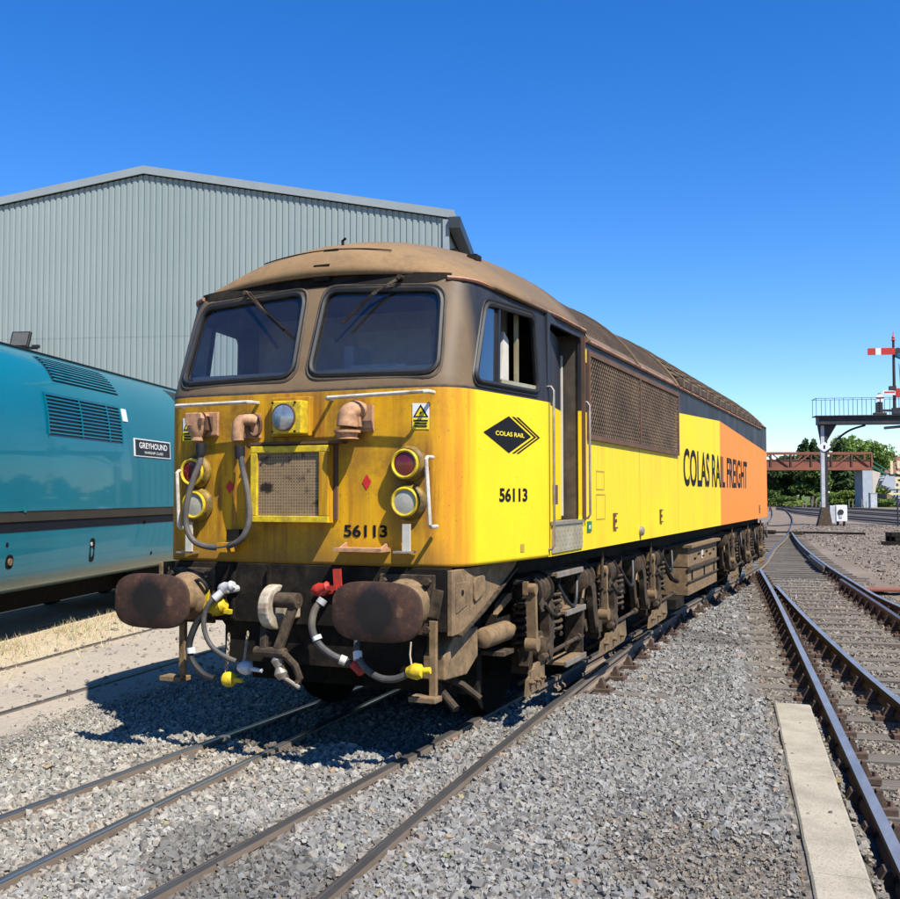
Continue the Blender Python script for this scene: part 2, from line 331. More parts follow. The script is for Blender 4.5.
# ---- rails, sleepers and chairs
def railmat(name, top, web, dull=False):
    t = NT(name); g = t.n('ShaderNodeNewGeometry'); s = t.n('ShaderNodeSeparateXYZ'); t.l(g.outputs['True Normal'], s.inputs[0]); x,y,z = t.xyz()
    hd = t.math('MULTIPLY', t.math('GREATER_THAN', s.outputs[2], .8), t.math('GREATER_THAN', z, -.02))     # the polished running head
    nz = t.noise(6,5,.7,stretch=(1,.3,1)); w = t.mix(nz, tint(web,.6), tint(web,1.5)); tp = t.mix(t.mr(nz,.4,.7), tint(top,.75), tint(top,1.15))
    t.bump(t.noise(60,4,.6), .15, .003)
    return t.fin(t.mix(hd, w, tp), t.mr(hd,0,1,.85,.42 if dull else .33), t.math('MULTIPLY', hd, .6 if dull else .65), .3)
MAT['rail'] = railmat('polished_rail', (.40,.39,.38), (.075,.050,.036)); MAT['rail_dull'] = railmat('dull_rail', (.15,.142,.134), (.17,.13,.095), True)
PROF = [(-.032,0),(.032,0),(.033,-.035),(.022,-.046),(.010,-.054),(.010,-.10),(.022,-.110),(.035,-.118),(.035,-.145),(-.035,-.145),(-.035,-.118),(-.022,-.110),(-.010,-.10),(-.010,-.054),(-.022,-.046),(-.033,-.035)]
def rail_path(pts, n=6): return [np.array([q[0],q[1]]) for q in spline([(a,b,0) for a,b in pts], n)]
def rail_mb(path):
    mb = MB(); m = len(PROF); vs = []
    for i,q in enumerate(path):
        d = path[min(i+1,len(path)-1)]-path[max(i-1,0)]; d = d/np.linalg.norm(d); nn = np.array([d[1],-d[0]])
        vs += [(q[0]+nn[0]*a, q[1]+nn[1]*a, h) for a,h in PROF]
    fs = [(i*m+k,i*m+(k+1)%m,(i+1)*m+(k+1)%m,(i+1)*m+k) for i in range(len(path)-1) for k in range(m)]
    fs += [tuple(range(m)), tuple(range((len(path)-1)*m, len(path)*m))]; return mb.add(vs, fs)
def at_y(path, y):
    P = np.array(path); return float(np.interp(y, P[:,1], P[:,0]))
RAILS = {
 'a_left': [(-.7525,-9),(-.7525,5),(-.7525,21),(-.98,27),(-1.36,32),(-2.3,48),(-5.5,87),(-14.4,172)],
 'a_right': [(.7525,-9),(.7525,8),(.7525,20.9),(.45,27),(.12,32),(-.79,48),(-4,87),(-12.9,172)],
 'b_right': [(2.02,-8),(1.47,-1.68),(1.28,.73),(1.13,2.98),(.965,6),(.875,8.5),(.845,9.8)],
 'b_left': [(.50,-8),(-.035,-1.68),(-.225,.73),(-.375,2.98),(-.54,6),(-.63,8.5),(-.66,9.8)],
 'c_left': [(4.95,-8),(3.81,0),(2.81,7.1),(1.91,13.45),(.93,20)],
 'c_inner': [(6.2,-6),(5.1,-1.5),(3.87,4.03),(3.38,6.4),(2.66,10.2),(1.73,15.5)],
 'd_right': [(7.9,-5),(5.9,4),(3.93,12.3),(3.22,16.2),(2.04,24),(.77,34),(-.63,47)],
 'd_inner': [(5.6,-1.5),(4.75,5),(3.92,10.6),(3.32,14.5),(2.83,17.6)],
 'check': [(2.28,21.6),(2.02,23.4),(1.62,26.4)],
}
RP = {k: rail_path(v) for k,v in RAILS.items()}
def timber(k):
    mb = MB(); r = random.Random(k); mb.box(-.5,.5,-.125,.125,-.13,0); mb.v = [(a+r.uniform(-.004,.004), b+r.uniform(-.008,.008), c+r.uniform(-.006,.004)) for a,b,c in mb.v]; return mb
def woodmat():
    t = NT('weathered_sleeper_timber'); nz = t.noise(5,7,.75,stretch=(.25,9,9)); n2 = t.noise(3,5,.6)
    oi = t.n('ShaderNodeObjectInfo'); c = t.mix(t.mr(nz,.3,.7), (.075,.066,.056), (.21,.188,.162)); c = t.mix(t.mr(n2,.45,.7,0,.6), c, (.075,.06,.05)); c = t.mix(t.math('MULTIPLY', oi.outputs['Random'], .4), c, (.25,.228,.20))
    t.bump(nz, .5, .01); return t.fin(c, .95, 0, .1)
MAT['wood'] = woodmat(); TIMB = [mesh_of('sleeper', timber(k), MAT['wood'], 0) for k in range(4)]
def chair_mb():
    mb = MB(); mb.box(-.19,.19,-.09,.09,-.185,-.148)
    mb.prism([(.037,-.148),(.075,-.05),(.10,-.045),(.135,-.148)], 'y', -.04, .04); mb.prism([(-.037,-.148),(-.037,-.06),(-.075,-.055),(-.125,-.148)], 'y', -.05, .05)
    mb.cyl((.155,0,-.15),(.155,0,-.115),.018,n=6); mb.cyl((-.155,0,-.15),(-.155,0,-.115),.018,n=6); return mb
CHAIR = mesh_of('rail_chair', chair_mb(), MAT['chair'], 0)
def key_mb(): return MB().prism([(-.036,-.1),(-.036,-.06),(-.06,-.058),(-.075,-.1)], 'y', -.085, .085)
def tread(name, label, rails, mats, cat='railway track'):
    t = thing(name, label, cat)
    for k,m in zip(rails, mats): obj('rail', rail_mb(RP[k]), MAT[m], t, 30)
    return t
def sleeper(par, x0, x1, y, tilt, z=-.186):
    L = math.hypot(x1-x0, 0)/math.cos(tilt); o = link('sleeper', random.choice(TIMB), par, ((x0+x1)/2, y, z+random.uniform(-.006,.004)), (0,0,tilt+random.uniform(-.01,.01))); o.scale = (L, random.uniform(.92,1.08), 1); return o
def chairs(par, key, y0, y1, rows):
    for y,tilt,xm in rows:
        if y0 <= y <= y1:
            x = at_y(RP[key], y); yy = y+(x-xm)*math.tan(tilt); x = at_y(RP[key], yy)
            link('rail_chair', CHAIR, par, (x,yy,0), (0,0,tilt+0))
MAT['polish'] = simple('polished_running_band',(.62,.62,.62),.25,.9,var=.15,scale=8,bump=0)
def band(par, key, y0, y1, off, w):
    P = [q for q in RP[key] if y0 <= q[1] <= y1]; vs = []
    for q in P: vs += [(q[0]+off-w/2,q[1],.0012),(q[0]+off+w/2,q[1],.0012)]
    obj('running_band', MB().add(vs,[(2*i,2*i+1,2*i+3,2*i+2) for i in range(len(P)-1)]), MAT['polish'], par, 0)
TA = tread('railway_track', 'track with turnout rails under the yellow and orange locomotive', ['a_left','a_right','b_right','b_left'], ['rail_dull','rail_dull','rail_dull','rail_dull'])
for k_,o_,w_ in (('a_left',.016,.012),('b_left',.012,.022),('a_right',-.014,.010),('b_right',-.012,.014)): band(TA,k_,-8.5,9.6,o_,w_)
rowsA = []; y = 3.7
while y < 21.2:
    xr = 1.92 if y < 12 else min(1.92, c1x(y)-.72)
    if y > 17: xr = 1.1
    sleeper(TA, -1.4, xr+random.uniform(-.06,.05), y, 0); rowsA.append((y,0,0)); y += .74
chairs(TA, 'b_right', 3.0, 9.7, rowsA); chairs(TA, 'a_right', 10, 21, rowsA)
y = 21.9
while y < 47:
    xl, xr = at_y(RP['a_left'], y), at_y(RP['a_right'], y); sleeper(TA, xl-.5, xr+.35, y, -.05, -.19); y += 1.1
TC = tread('railway_track', 'bright railed running line with turnout curving in from the right edge', ['c_left','c_inner','d_right','d_inner','check'], ['rail','rail','rail','rail_dull','rail_dull'])
tl = .141; rowsC = []; y = -1.6
while y < 20.5:
    xl = c1x(y)-.62; xr = max(at_y(RP['d_right'], y), at_y(RP['d_inner'], min(y,17.6)))+.5
    if y < 3: xr = xl+3.3
    sleeper(TC, xl, xr, y+(xr-xl)/2*tl, tl); rowsC.append((y+.62*tl, tl, c1x(y))); y += .70
while y < 46:
    xl = at_y(RP['a_right'], y)-.2; xr = at_y(RP['d_right'], y)+.55; sleeper(TC, xl, xr, y+.05, .10, -.183); y += .78
for k,a,b in (('c_left',-1.6,19.5),('c_inner',-1.5,15.3),('d_right',9,20.5),('d_inner',9,17)): chairs(TC, k, a, b, rowsC)
# buried yard track
RP['y1'] = rail_path([(-4.2,-.8),(-4.62,2.3),(-5.02,4.15),(-5.42,6.2),(-7.0,13),(-9.5,22)]); RP['y2'] = rail_path([(-2.7,-1.2),(-2.93,.7),(-3.06,1.75),(-3.30,3.47),(-4.1,8),(-6.2,16)])
TY = tread('railway_track', 'dull rails of a yard track sunk flush in the pale dirt', ['y1','y2'], ['rail_dull','rail_dull']); TY.location.z = -.004
# far running lines: three tracks, bed colour darkened for rail sides and their shadows
def place(px, py, z=0.0): d = ray(px,py); t = (z-CAM[2])/d[2]; return CAM+d*t
nearE = [place(a,b,-.15) for a,b in ((960,535),(900,526.5),(850,521.5),(800,515.5),(786,512),(776,510))]; farE = [place(a,b,-.15) for a,b in ((960,512.5),(900,510),(850,507.5),(800,505.5),(786,504.8),(776,504.4))]
nn = spline([tuple(q) for q in nearE],5); ff = spline([tuple(q) for q in farE],5); m = MB(); k = len(nn)
m.add([(q[0],q[1],-.10) for q in nn]+[(q[0],q[1],-.10) for q in ff], [(i,i+1,k+i+1,k+i) for i in range(k-1)])
tag(obj('track_bed', m, simple('dark_oily_ballast',(.050,.042,.036),.95,var=.4,scale=3,dirt=(.11,.085,.065),amt=.35,dscale=.6), None, 0), kind='structure')
for j,(fa,fb) in enumerate(((.06,.16),(.36,.47),(.72,.84))):
    for nm,f in (('fa',fa),('fb',fb)): RP[nm+str(j)] = [np.array([(a+(b-a)*f)[0],(a+(b-a)*f)[1]]) for a,b in zip(nn,ff)]
    T = tread('railway_track', 'dark main line track beyond the signal gantry, '+('nearest','middle','farthest')[j]+' of the three', ['fa%d'%j,'fb%d'%j], ['rail_dull','rail_dull']); T['group'] = 'main line tracks beyond the gantry'
# concrete strip beside the running line
CS = thing('concrete_edging', 'long pale concrete edging strip in the ballast beside the right hand rail', 'concrete strip')
def concmat():
    t = NT('old_concrete'); n1 = t.noise(3,7,.7); n2 = t.noise(70,4,.7); c = t.mix(t.mr(n1,.3,.7), (.24,.215,.165), (.43,.39,.30)); c = t.mix(t.mr(n2,.52,.68,0,.75), c, (.16,.14,.11)); c = t.mix(t.mr(t.noise(160,3,.6),.55,.7,0,.6), c, (.62,.58,.50)); c = t.mix(t.mr(n1,.60,.72,0,.5), c, (.25,.22,.17)); t.bump(n2,.5,.008); return t.fin(c,.95,0,.15)
MAT['conc'] = concmat()
for (ya,yb) in ((3.66,1.62),(1.616,-.45),(-.454,-2.5)):
    def xe(y): return 3.626-.1306*y
    n = 9; vs = []; ys = np.linspace(ya,yb,n); rr = random.Random(int(ya*50))
    for k,yy in enumerate(ys):
        xl, xr = 3.368-.138*yy+rr.uniform(-.002,.002), xe(yy)+.012+rr.uniform(-.003,.003)
        vs += [(xl,yy,-.25),(xl,yy,-.022),(xl+.012,yy,-.012),(xr-.012,yy,-.012),(xr,yy,-.022),(xr,yy,-.25)]
    fs = [(k*6+j,k*6+(j+1)%6,(k+1)*6+(j+1)%6,(k+1)*6+j) for k in range(n-1) for j in range(6)]+[tuple(range(6)),tuple(range((n-1)*6,n*6))]
    obj('slab', MB().add(vs,fs), MAT['conc'], CS, 30)

# ---- ballast stones: real angular stones, one object
def stones(name, xs, ys, rad, lift, cols, flat=.75):
    n = len(xs); base = np.array([(-1,-1,-1),(1,-1,-1),(1,1,-1),(-1,1,-1),(-1,-1,1),(1,-1,1),(1,1,1),(-1,1,1)], float)
    V = base[None]*(1+rng.uniform(-.48,.38,(n,8,3))); V *= rad[:,None,None]*rng.uniform(.6,1.2,(n,1,3)); V[:,:,2] *= flat
    q = rng.normal(size=(n,4)); q[:,1:3] *= .55; q /= np.linalg.norm(q,axis=1)[:,None]; w,a,b,c = q.T
    M = np.stack([np.stack([1-2*(b*b+c*c),2*(a*b-c*w),2*(a*c+b*w)],-1),np.stack([2*(a*b+c*w),1-2*(a*a+c*c),2*(b*c-a*w)],-1),np.stack([2*(a*c-b*w),2*(b*c+a*w),1-2*(a*a+b*b)],-1)],1)
    V = np.einsum('nij,nkj->nki', M, V); V[:,:,0] += xs[:,None]; V[:,:,1] += ys[:,None]; V[:,:,2] += (gz(xs,ys)+lift)[:,None]
    F = np.array([(3,2,1,0),(4,5,6,7),(0,1,5,4),(1,2,6,5),(2,3,7,6),(3,0,4,7)]); F = (F[None]+8*np.arange(n)[:,None,None]).reshape(-1,4)
    me = bpy.data.meshes.new(name); me.vertices.add(n*8); me.vertices.foreach_set('co', V.reshape(-1)); me.loops.add(n*24); me.loops.foreach_set('vertex_index', F.reshape(-1))
    me.polygons.add(n*6); me.polygons.foreach_set('loop_start', np.arange(0,n*24,4)); me.update(calc_edges=True)
    me.polygons.foreach_set('use_smooth', np.zeros(n*6,bool))
    at = me.color_attributes.new('stone', 'FLOAT_COLOR', 'POINT'); cc = np.ones((n,8,4)); cc[:,:,:3] = cols[:,None,:]; at.data.foreach_set('color', cc.reshape(-1))
    return me
def stonemat():
    t = NT('granite_ballast'); a = t.n('ShaderNodeAttribute'); a.attribute_name = 'stone'; nz = t.noise(45,5,.75); c = t.mix(t.mr(nz,.3,.7,0,.55), a.outputs[0], (.09,.085,.08)); t.bump(t.noise(120,3,.6),.4,.004); return t.fin(c,.9,0,.2)
MAT['stone'] = stonemat()
NS = 760000
X = rng.uniform(-3.2,6.6,NS); Y = rng.uniform(-2.3,20,NS); 
depth = (Y-CAM[1])*.92+(X-CAM[0])*-.39
pxx = 450+FPX*((X-CAM[0])*rt[0]+(Y-CAM[1])*rt[1])/depth
vis = (pxx > -25) & (pxx < 925)
leftb = X+.1*Y+.25*vnoise(X,Y,1.4,3)
keep = vis & (leftb > -2.15+rng.exponential(.12,NS)*-1.0) & (X < c1x(Y)+2.3)
keep &= rng.random(NS) < np.clip(1.0-(Y-1.0)*.10, .16, 1)          # fewer where they are too small to see
keep &= ~((Y > 8) & (X < .5))
for k in ('a_left','a_right','b_left','b_right','c_left','c_inner','d_right','d_inner'):
    P = np.array(RP[k]); xr = np.interp(Y, P[:,1], P[:,0], left=99, right=99); keep &= np.abs(X-xr) > .055
keep &= ~((X > 3.368-.138*Y-.03) & (X < 3.626-.1306*Y+.03) & (Y < 3.7) & (rng.random(NS) > .012))
on = np.zeros(NS,bool)
for (yr,t_,xm) in rowsA: on |= (np.abs(Y-yr) < .125) & (X < 2.0)
for (yr,t_,xm) in rowsC: on |= (np.abs(Y-yr-(X-xm)*t_) < .125) & (X > c1x(Y)-.62)
keep &= ~(on & (Y > 4.2-.6*(X > 2.2)) & (rng.random(NS) < .90)); keep &= ~(on & (X > c1x(Y)-.2) & (rng.random(NS) < .9))
X, Y = X[keep], Y[keep]; n = len(X)
rad = np.clip(rng.gamma(7.5,.00158,n),.0045,.024)*(1+.45*sstep(3,9,Y))*np.where(X > c1x(Y)-.3, .8, 1); small = vnoise(X,Y,.8,5)+.6*sstep(1.6,2.8,X+.14*Y)*sstep(3.2,-.5,Y) +rng.normal(0,.35,n) > .75; rad = np.where(small, rad*.6, rad); fade = sstep(-1.55,-2.2,X+.1*Y+.15*vnoise(X,Y,1.4,3)); rad *= 1-.5*fade
lf = sstep(1.4,-.6,X); g = rng.uniform(.19,.40,n)*(1+.16*lf)*np.where(rng.random(n) < .07, .5, 1); g = np.where(small, g*.8, g); warm = np.where(small, rng.uniform(.75,1.0,n), rng.uniform(.93,1.03,n)); C = np.stack([g*(2-warm)*(.98+.05*lf), g, g*warm*(1-.10*lf)], -1)
br = rng.random(n) < .02; C[br] = np.stack([rng.uniform(.30,.42,br.sum()),rng.uniform(.25,.34,br.sum()),rng.uniform(.17,.25,br.sum())],-1)
C *= (1-.10*sstep(0,1.6,X))[:,None]*np.array([1.03,1.0,.94])
for k in ('a_left','a_right','b_left','b_right'):
    P = np.array(RP[k]); dr_ = np.abs(X-np.interp(Y,P[:,1],P[:,0],left=99,right=99)); wr = np.clip(1-dr_/.16,0,1)*rng.uniform(.3,1,n); C = C*(1-wr[:,None]*np.array([.12,.30,.48]))
isC = X > c1x(Y)-.5; C[isC] *= np.array([.95,.86,.76]); oil = vnoise(X,Y,.55,9) > .72; C[oil & ~isC] *= .6; under = (np.abs(X) < .70) & (Y > .8+.3*vnoise(X,Y,2,6)); C[under] *= .38  # stones beneath the locomotive darkened: painted shade on an oily bed
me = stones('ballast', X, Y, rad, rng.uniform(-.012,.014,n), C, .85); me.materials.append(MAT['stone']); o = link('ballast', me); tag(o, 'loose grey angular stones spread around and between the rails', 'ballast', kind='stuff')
# pebbles and clods in the yard dirt, fine gravel on the verge
n = 5200; X = rng.uniform(-9,-1.9,n); Y = rng.uniform(-1,13,n); k = (X+.1*Y < -1.9) & (X+.315*Y > -4.6); X, Y = X[k], Y[k]; n = len(X); g = rng.uniform(.16,.42,n); C = np.stack([g*1.05,g*.92,g*.76],-1)
me = stones('loose_gravel', X, Y, rng.exponential(.006,n)+.004, rng.uniform(-.003,.003,n), C); me.materials.append(MAT['stone']); tag(link('loose_gravel', me), 'scattered pebbles and clods over the pale dirt yard', 'gravel', kind='stuff')
n = 26000; X = rng.uniform(-1,12,n); Y = rng.uniform(8,62,n); k = X+.1414*Y > 6.4; X, Y = X[k], Y[k]; n = len(X); g = rng.uniform(.1,.34,n); C = np.stack([g*1.08,g*.9,g*.72],-1)
me = stones('verge_gravel', X, Y, rng.exponential(.010,n)+.010, rng.uniform(-.005,.01,n), C); me.materials.append(MAT['stone']); tag(link('verge_gravel', me), 'brown stones strewn over the verge right of the running line', 'gravel', kind='stuff')
# dry grass by the blue locomotive
def blades(n, xf, yf, hmin, hmax, w):
    vs = np.zeros((n,3,3)); a = rng.uniform(0,6.28,n); h = rng.uniform(hmin,hmax,n); ln = rng.normal(0,.6,(n,2))*h[:,None]
    X, Y = xf, yf; Z = gz(X,Y); vs[:,0] = np.stack([X-np.cos(a)*w,Y-np.sin(a)*w,Z],-1); vs[:,1] = np.stack([X+np.cos(a)*w,Y+np.sin(a)*w,Z],-1); vs[:,2] = np.stack([X+ln[:,0],Y+ln[:,1],Z+h],-1); return vs
def leafmesh(name, V, cols, mat):
    n = len(V); k = V.shape[1]; me = bpy.data.meshes.new(name); me.vertices.add(n*k); me.vertices.foreach_set('co', V.reshape(-1)); me.loops.add(n*k); me.loops.foreach_set('vertex_index', np.arange(n*k))
    me.polygons.add(n); me.polygons.foreach_set('loop_start', np.arange(0,n*k,k)); me.update(calc_edges=True)
    at = me.color_attributes.new('leaf','FLOAT_COLOR','POINT'); cc = np.ones((n,k,4)); cc[:,:,:3] = cols[:,None,:]; at.data.foreach_set('color', cc.reshape(-1)); me.materials.append(mat); return me
def leafmat(name):
    t = NT(name); a = t.n('ShaderNodeAttribute'); a.attribute_name = 'leaf'; t.fin(a.outputs[0], .7, 0, .25)
    tr = t.n('ShaderNodeBsdfTranslucent'); t.l(a.outputs[0], tr.inputs[0]); m = t.n('ShaderNodeMixShader'); m.inputs[0].default_value = .3; t.l(t.b.outputs[0], m.inputs[1]); t.l(tr.outputs[0], m.inputs[2]); t.l(m.outputs[0], t.out.inputs[0]); return t.m
MAT['leaf'] = leafmat('leaf')
n = 9000; s = rng.uniform(-4,11,n); off = rng.gamma(1.6,.26,n)-.3; X = -5.6-.30*s+off*.955; Y = 3.2+.955*s+off*.3; k = rng.random(n) < np.clip(.65+.6*vnoise(X,Y,1.7,4),0.05,1); X, Y = X[k], Y[k]; n = len(X)
C = np.stack([rng.uniform(.42,.62,n),rng.uniform(.35,.50,n),rng.uniform(.20,.32,n)],-1); gr = rng.random(n) < .10; C[gr] = np.stack([rng.uniform(.10,.2,gr.sum()),rng.uniform(.16,.26,gr.sum()),rng.uniform(.03,.07,gr.sum())],-1)
tag(link('dry_grass', leafmesh('dry_grass', blades(n,X,Y,.02,.15,.004), C, MAT['leaf'])), 'straw coloured dry grass along the foot of the blue locomotive', 'grass', kind='stuff')

# ================================================================== SHED
SH = thing('industrial_shed', 'large grey corrugated metal shed with a shallow gable roof behind the locomotives', 'shed', (-5.579,16.346,-.1), R(16.6))
def cladmat():
    t = NT('grey_green_cladding'); n1 = t.noise(.35,5,.6); st = t.noise(4,5,.7,stretch=(1,1,.03)); oi = t.n('ShaderNodeObjectInfo')
    c = t.mix(t.mr(n1,.3,.7), (.235,.290,.278), (.272,.325,.312)); c = t.mix(t.mr(st,.5,.8,0,.35), c, (.23,.25,.24)); c = t.mix(t.math('MULTIPLY',oi.outputs['Random'],.14), c, (.32,.37,.355)); return t.fin(c,.55,.0,.4)
MAT['clad'] = cladmat(); MAT['trim'] = simple('pale_flashing', (.27,.31,.315), .5, var=.08, scale=2, bump=0); MAT['gutter'] = simple('dark_green_gutter', (.025,.035,.038), .5, var=.15)
XR, XL, XE = -7.48, -14.86, -.10
def ztop(x): return 9.66-abs(x-XR)*(1.30/7.38)
PITCHR = .150; nr = 7
def clad_sheet(x0, z0, fz, y, dy=1):
    mb = MB(); vs = []; xs = []
    for k in range(nr):
        a = x0+k*PITCHR; xs += [(a,0),(a+.030,0),(a+.046,-.022),(a+.132,-.022),(a+.146,0)]
    xs.append((x0+nr*PITCHR,0))
    for (x,d) in xs: vs += [(x,y+d,z0),(x,y+d,fz(min(x,XE)))]
    return mb.add(vs, [(2*i,2*i+2,2*i+3,2*i+1) for i in range(len(xs)-1)])
x = XL
while x < XE-.5:
    obj('cladding_sheet', clad_sheet(x,0,lambda q:5.75,0), MAT['clad'], SH, 0); obj('cladding_sheet', clad_sheet(x,5.70,ztop,-.003), MAT['clad'], SH, 0); x += nr*PITCHR
for sx,xx in ((1,XE),(-1,XL)):
    for k in range(6): obj('side_wall_sheet', MB().box(xx-.03,xx+.03,.06+k*6,6.05+k*6,0,8.30), MAT['clad'], SH, 0)
for a,b in ((XL-.22,XR),(XR,XE+.22)):
    za, zb = ztop(a)+.06, ztop(b)+.06
    obj('roof_slope', MB().add([(a,-.06,za),(b,-.06,zb),(b,38,zb),(a,38,za),(a,-.06,za+.12),(b,-.06,zb+.12),(b,38,zb+.12),(a,38,za+.12)],[(3,2,1,0),(4,5,6,7),(0,1,5,4),(1,2,6,5),(2,3,7,6),(3,0,4,7)]), MAT['clad'], SH, 0)
    obj('verge_flashing', MB().add([(a,-.10,za-.04),(b,-.10,zb-.04),(b,-.061,zb-.04),(a,-.061,za-.04),(a,-.10,za+.15),(b,-.10,zb+.15),(b,-.061,zb+.15),(a,-.061,za+.15)],[(3,2,1,0),(4,5,6,7),(0,1,5,4),(1,2,6,5),(2,3,7,6),(3,0,4,7)]), MAT['trim'], SH, 0)
obj('gutter', MB().box(XE+.10,XE+.36,-.17,38,8.10,8.36), MAT['gutter'], SH, 0); obj('corner_flashing', MB().box(XE-.06,XE+.09,-.075,.055,0,8.34), MAT['trim'], SH, 0)
FL = thing('floodlight', 'small black floodlight on a bracket above the blue locomotive roof', 'floodlight', (-15.05,12.66,4.32), R(16.6))
obj('housing', MB().add([(-.25,-.10,.95),(.22,-.10,.95),(.22,.04,1.34),(-.25,.04,1.34),(-.25,-.02,.93),(.22,-.02,.93),(.22,.12,1.32),(-.25,.12,1.32)],[(0,1,2,3),(7,6,5,4),(0,4,5,1),(1,5,6,2),(2,6,7,3),(3,7,4,0)]), MAT['black'], FL, 0, .01)
obj('lens', MB().add([(-.21,-.098,.99),(.18,-.098,.99),(.18,.022,1.31),(-.21,.022,1.31),(-.21,-.093,.99),(.18,-.093,.99),(.18,.027,1.31),(-.21,.027,1.31)],[(0,1,2,3),(7,6,5,4),(0,4,5,1),(1,5,6,2),(2,6,7,3),(3,7,4,0)]), simple('lamp_glass',(.10,.10,.09),.25,var=.2), FL, 0)
obj('bracket', MB().box(-.12,.42,-.04,.02,.90,.96).cyl((0,.0,.92),(0,0,.0),.025,n=8).box(.3,.46,-.06,.04,.93,1.0), MAT['black'], FL)
obj('pole', MB().cyl((0,0,-4.3),(0,0,.02),.04,n=10), MAT['trim'], FL)

# ================================================================== BLUE LOCOMOTIVE
TRZ = R(16.9); TN = np.array([math.cos(TRZ),math.sin(TRZ),0]); TD = np.array([-math.sin(TRZ),math.cos(TRZ),0])
TROOT = np.array([-5.6,3.21,0])-TN*1.33
TL = thing('blue_locomotive', 'glossy blue diesel locomotive with side louvres and a black waist band', 'locomotive', tuple(TROOT), TRZ)
SEC = [(1.08,.60),(1.20,.66),(1.285,.78),(1.32,.95),(1.335,1.30),(1.335,1.9),(1.33,2.3),(1.31,2.66),(1.27,2.94),(1.20,3.18),(1.08,3.39),(.92,3.55),(.7,3.675),(.45,3.76),(.2,3.80),(0,3.81)]
sp = spline([(a,0,b) for a,b in SEC], 4); SECF = [(q[0],q[2]) for q in sp]
def tealmat():
    t = NT('gloss_blue_paint'); n1 = t.noise(.8,4,.6); x,y,z = t.xyz(); c = t.mix(t.mr(n1,.3,.7), (.000,.128,.180), (.000,.150,.208)); low = t.math('MULTIPLY', t.mr(z,.62,.80,.8,0), t.noise(3,5,.6)); c = t.mix(low, c, (.14,.11,.07)); t.bump(t.noise(1.3,3,.5), .3, .03); t.b.inputs['Coat Weight'].default_value = .42; t.b.inputs['Coat Roughness'].default_value = .03; return t.fin(c, .3, 0, .2)
MAT['teal'] = tealmat(); MAT['white_sticker'] = simple('white_vinyl',(.75,.75,.72),.4,var=.05,bump=0)
MAT['bandbrown'] = simple('dark_brown_band',(.045,.038,.028),.6,var=.15,scale=2,bump=0,spec=.12); MAT['bandblack'] = simple('navy_black_band',(.008,.010,.016),.6,var=.15,scale=2,bump=0,spec=.12); Y0, Y1 = -7.5, 11.0
m = MB(); ring = SECF+[(-a,b) for a,b in SECF[-2::-1]]; ys = list(np.linspace(Y0,Y1,20)); vs = [(a,yy,b) for yy in ys for a,b in ring]; k = len(ring)
m.add(vs, [(i*k+j,i*k+j+1,(i+1)*k+j+1,(i+1)*k+j) for i in range(len(ys)-1) for j in range(k-1)]+[(i*k+k-1,i*k,(i+1)*k,(i+1)*k+k-1) for i in range(len(ys)-1)]+[tuple(range(k)),tuple(range((len(ys)-1)*k,len(ys)*k))])
obj('body', m, MAT['teal'], TL, 60)
ZS = np.array([b for a,b in SECF]); XS = np.array([a for a,b in SECF]); ARC = np.concatenate([[0],np.cumsum(np.hypot(np.diff(XS),np.diff(ZS)))])
def tsec(arc, off=0):
    x = np.interp(arc,ARC,XS); z = np.interp(arc,ARC,ZS); e = .01; dx = np.interp(arc+e,ARC,XS)-np.interp(arc-e,ARC,XS); dz = np.interp(arc+e,ARC,ZS)-np.interp(arc-e,ARC,ZS); l = math.hypot(dx,dz); return x+dz/l*off, z-dx/l*off
def thit(px, py):
    d = ray(px,py); best = None; prev = None
    for s in np.linspace(6,18,2400):
        P = CAM+d*s-TROOT; lx, ly, lz = P@TN, P@TD, P[2]; g = lx-np.interp(lz,ZS,XS) if lz < 3.809 else lx
        if g <= 0: a = np.interp(lz,ZS,ARC); return ly, float(a)
    return ly, 0
def tstrip(s0, s1, a0, a1, off, th, sl=0.0, n=5):   # a plate that follows the section; sl skews the ends
    mb = MB(); vs = []; aa = np.linspace(a0,a1,n)
    for s_ in (0,1):
        for a in aa:
            for o_ in (off-th,off):
                x,z = tsec(a,o_); sk = sl*(a-a0); vs.append((x,(s0+sk) if s_ == 0 else (s1+sk*0),z))
    fs = [(2*i+1,2*i+3,2*n+2*i+3,2*n+2*i+1) for i in range(n-1)]+[(2*i,2*n+2*i,2*n+2*i+2,2*i+2) for i in range(n-1)]+[(2*i,2*i+2,2*i+3,2*i+1) for i in range(n-1)]+[(2*n+2*i,2*n+2*i+1,2*n+2*i+3,2*n+2*i+2) for i in range(n-1)]+[(0,1,2*n+1,2*n),(2*n-2,4*n-2,4*n-1,2*n-1)]
    return mb.add(vs,fs)
g0 = thit(48,434); g1 = thit(48,393); g2 = thit(122,441)
lv = obj('louvre_grille', tstrip(g0[0],g2[0],g0[1],g1[1],.004,.02), MAT['black'], TL, 0)
for k in range(11):
    a = g0[1]+(g1[1]-g0[1])*(k+.5)/11; obj('slat', tstrip(g0[0]+.02,g2[0]-.02,a-.009,a+.008,.022,.02,n=2), MAT['teal'], lv, 0)
for f in (0,.42,.8,1): obj('louvre_divider', tstrip(g0[0]+f*(g2[0]-g0[0])-.008,g0[0]+f*(g2[0]-g0[0])+.008,g0[1],g1[1],.025,.02), MAT['teal'], lv, 0)
h0 = thit(52,381); h1 = thit(32,356); h2 = thit(116,392)
sl = (h1[0]-h0[0])/max(.05,h1[1]-h0[1])
lv = obj('louvre_grille', tstrip(h0[0],h2[0],h0[1],h1[1],.004,.02,sl), MAT['black'], TL, 0)
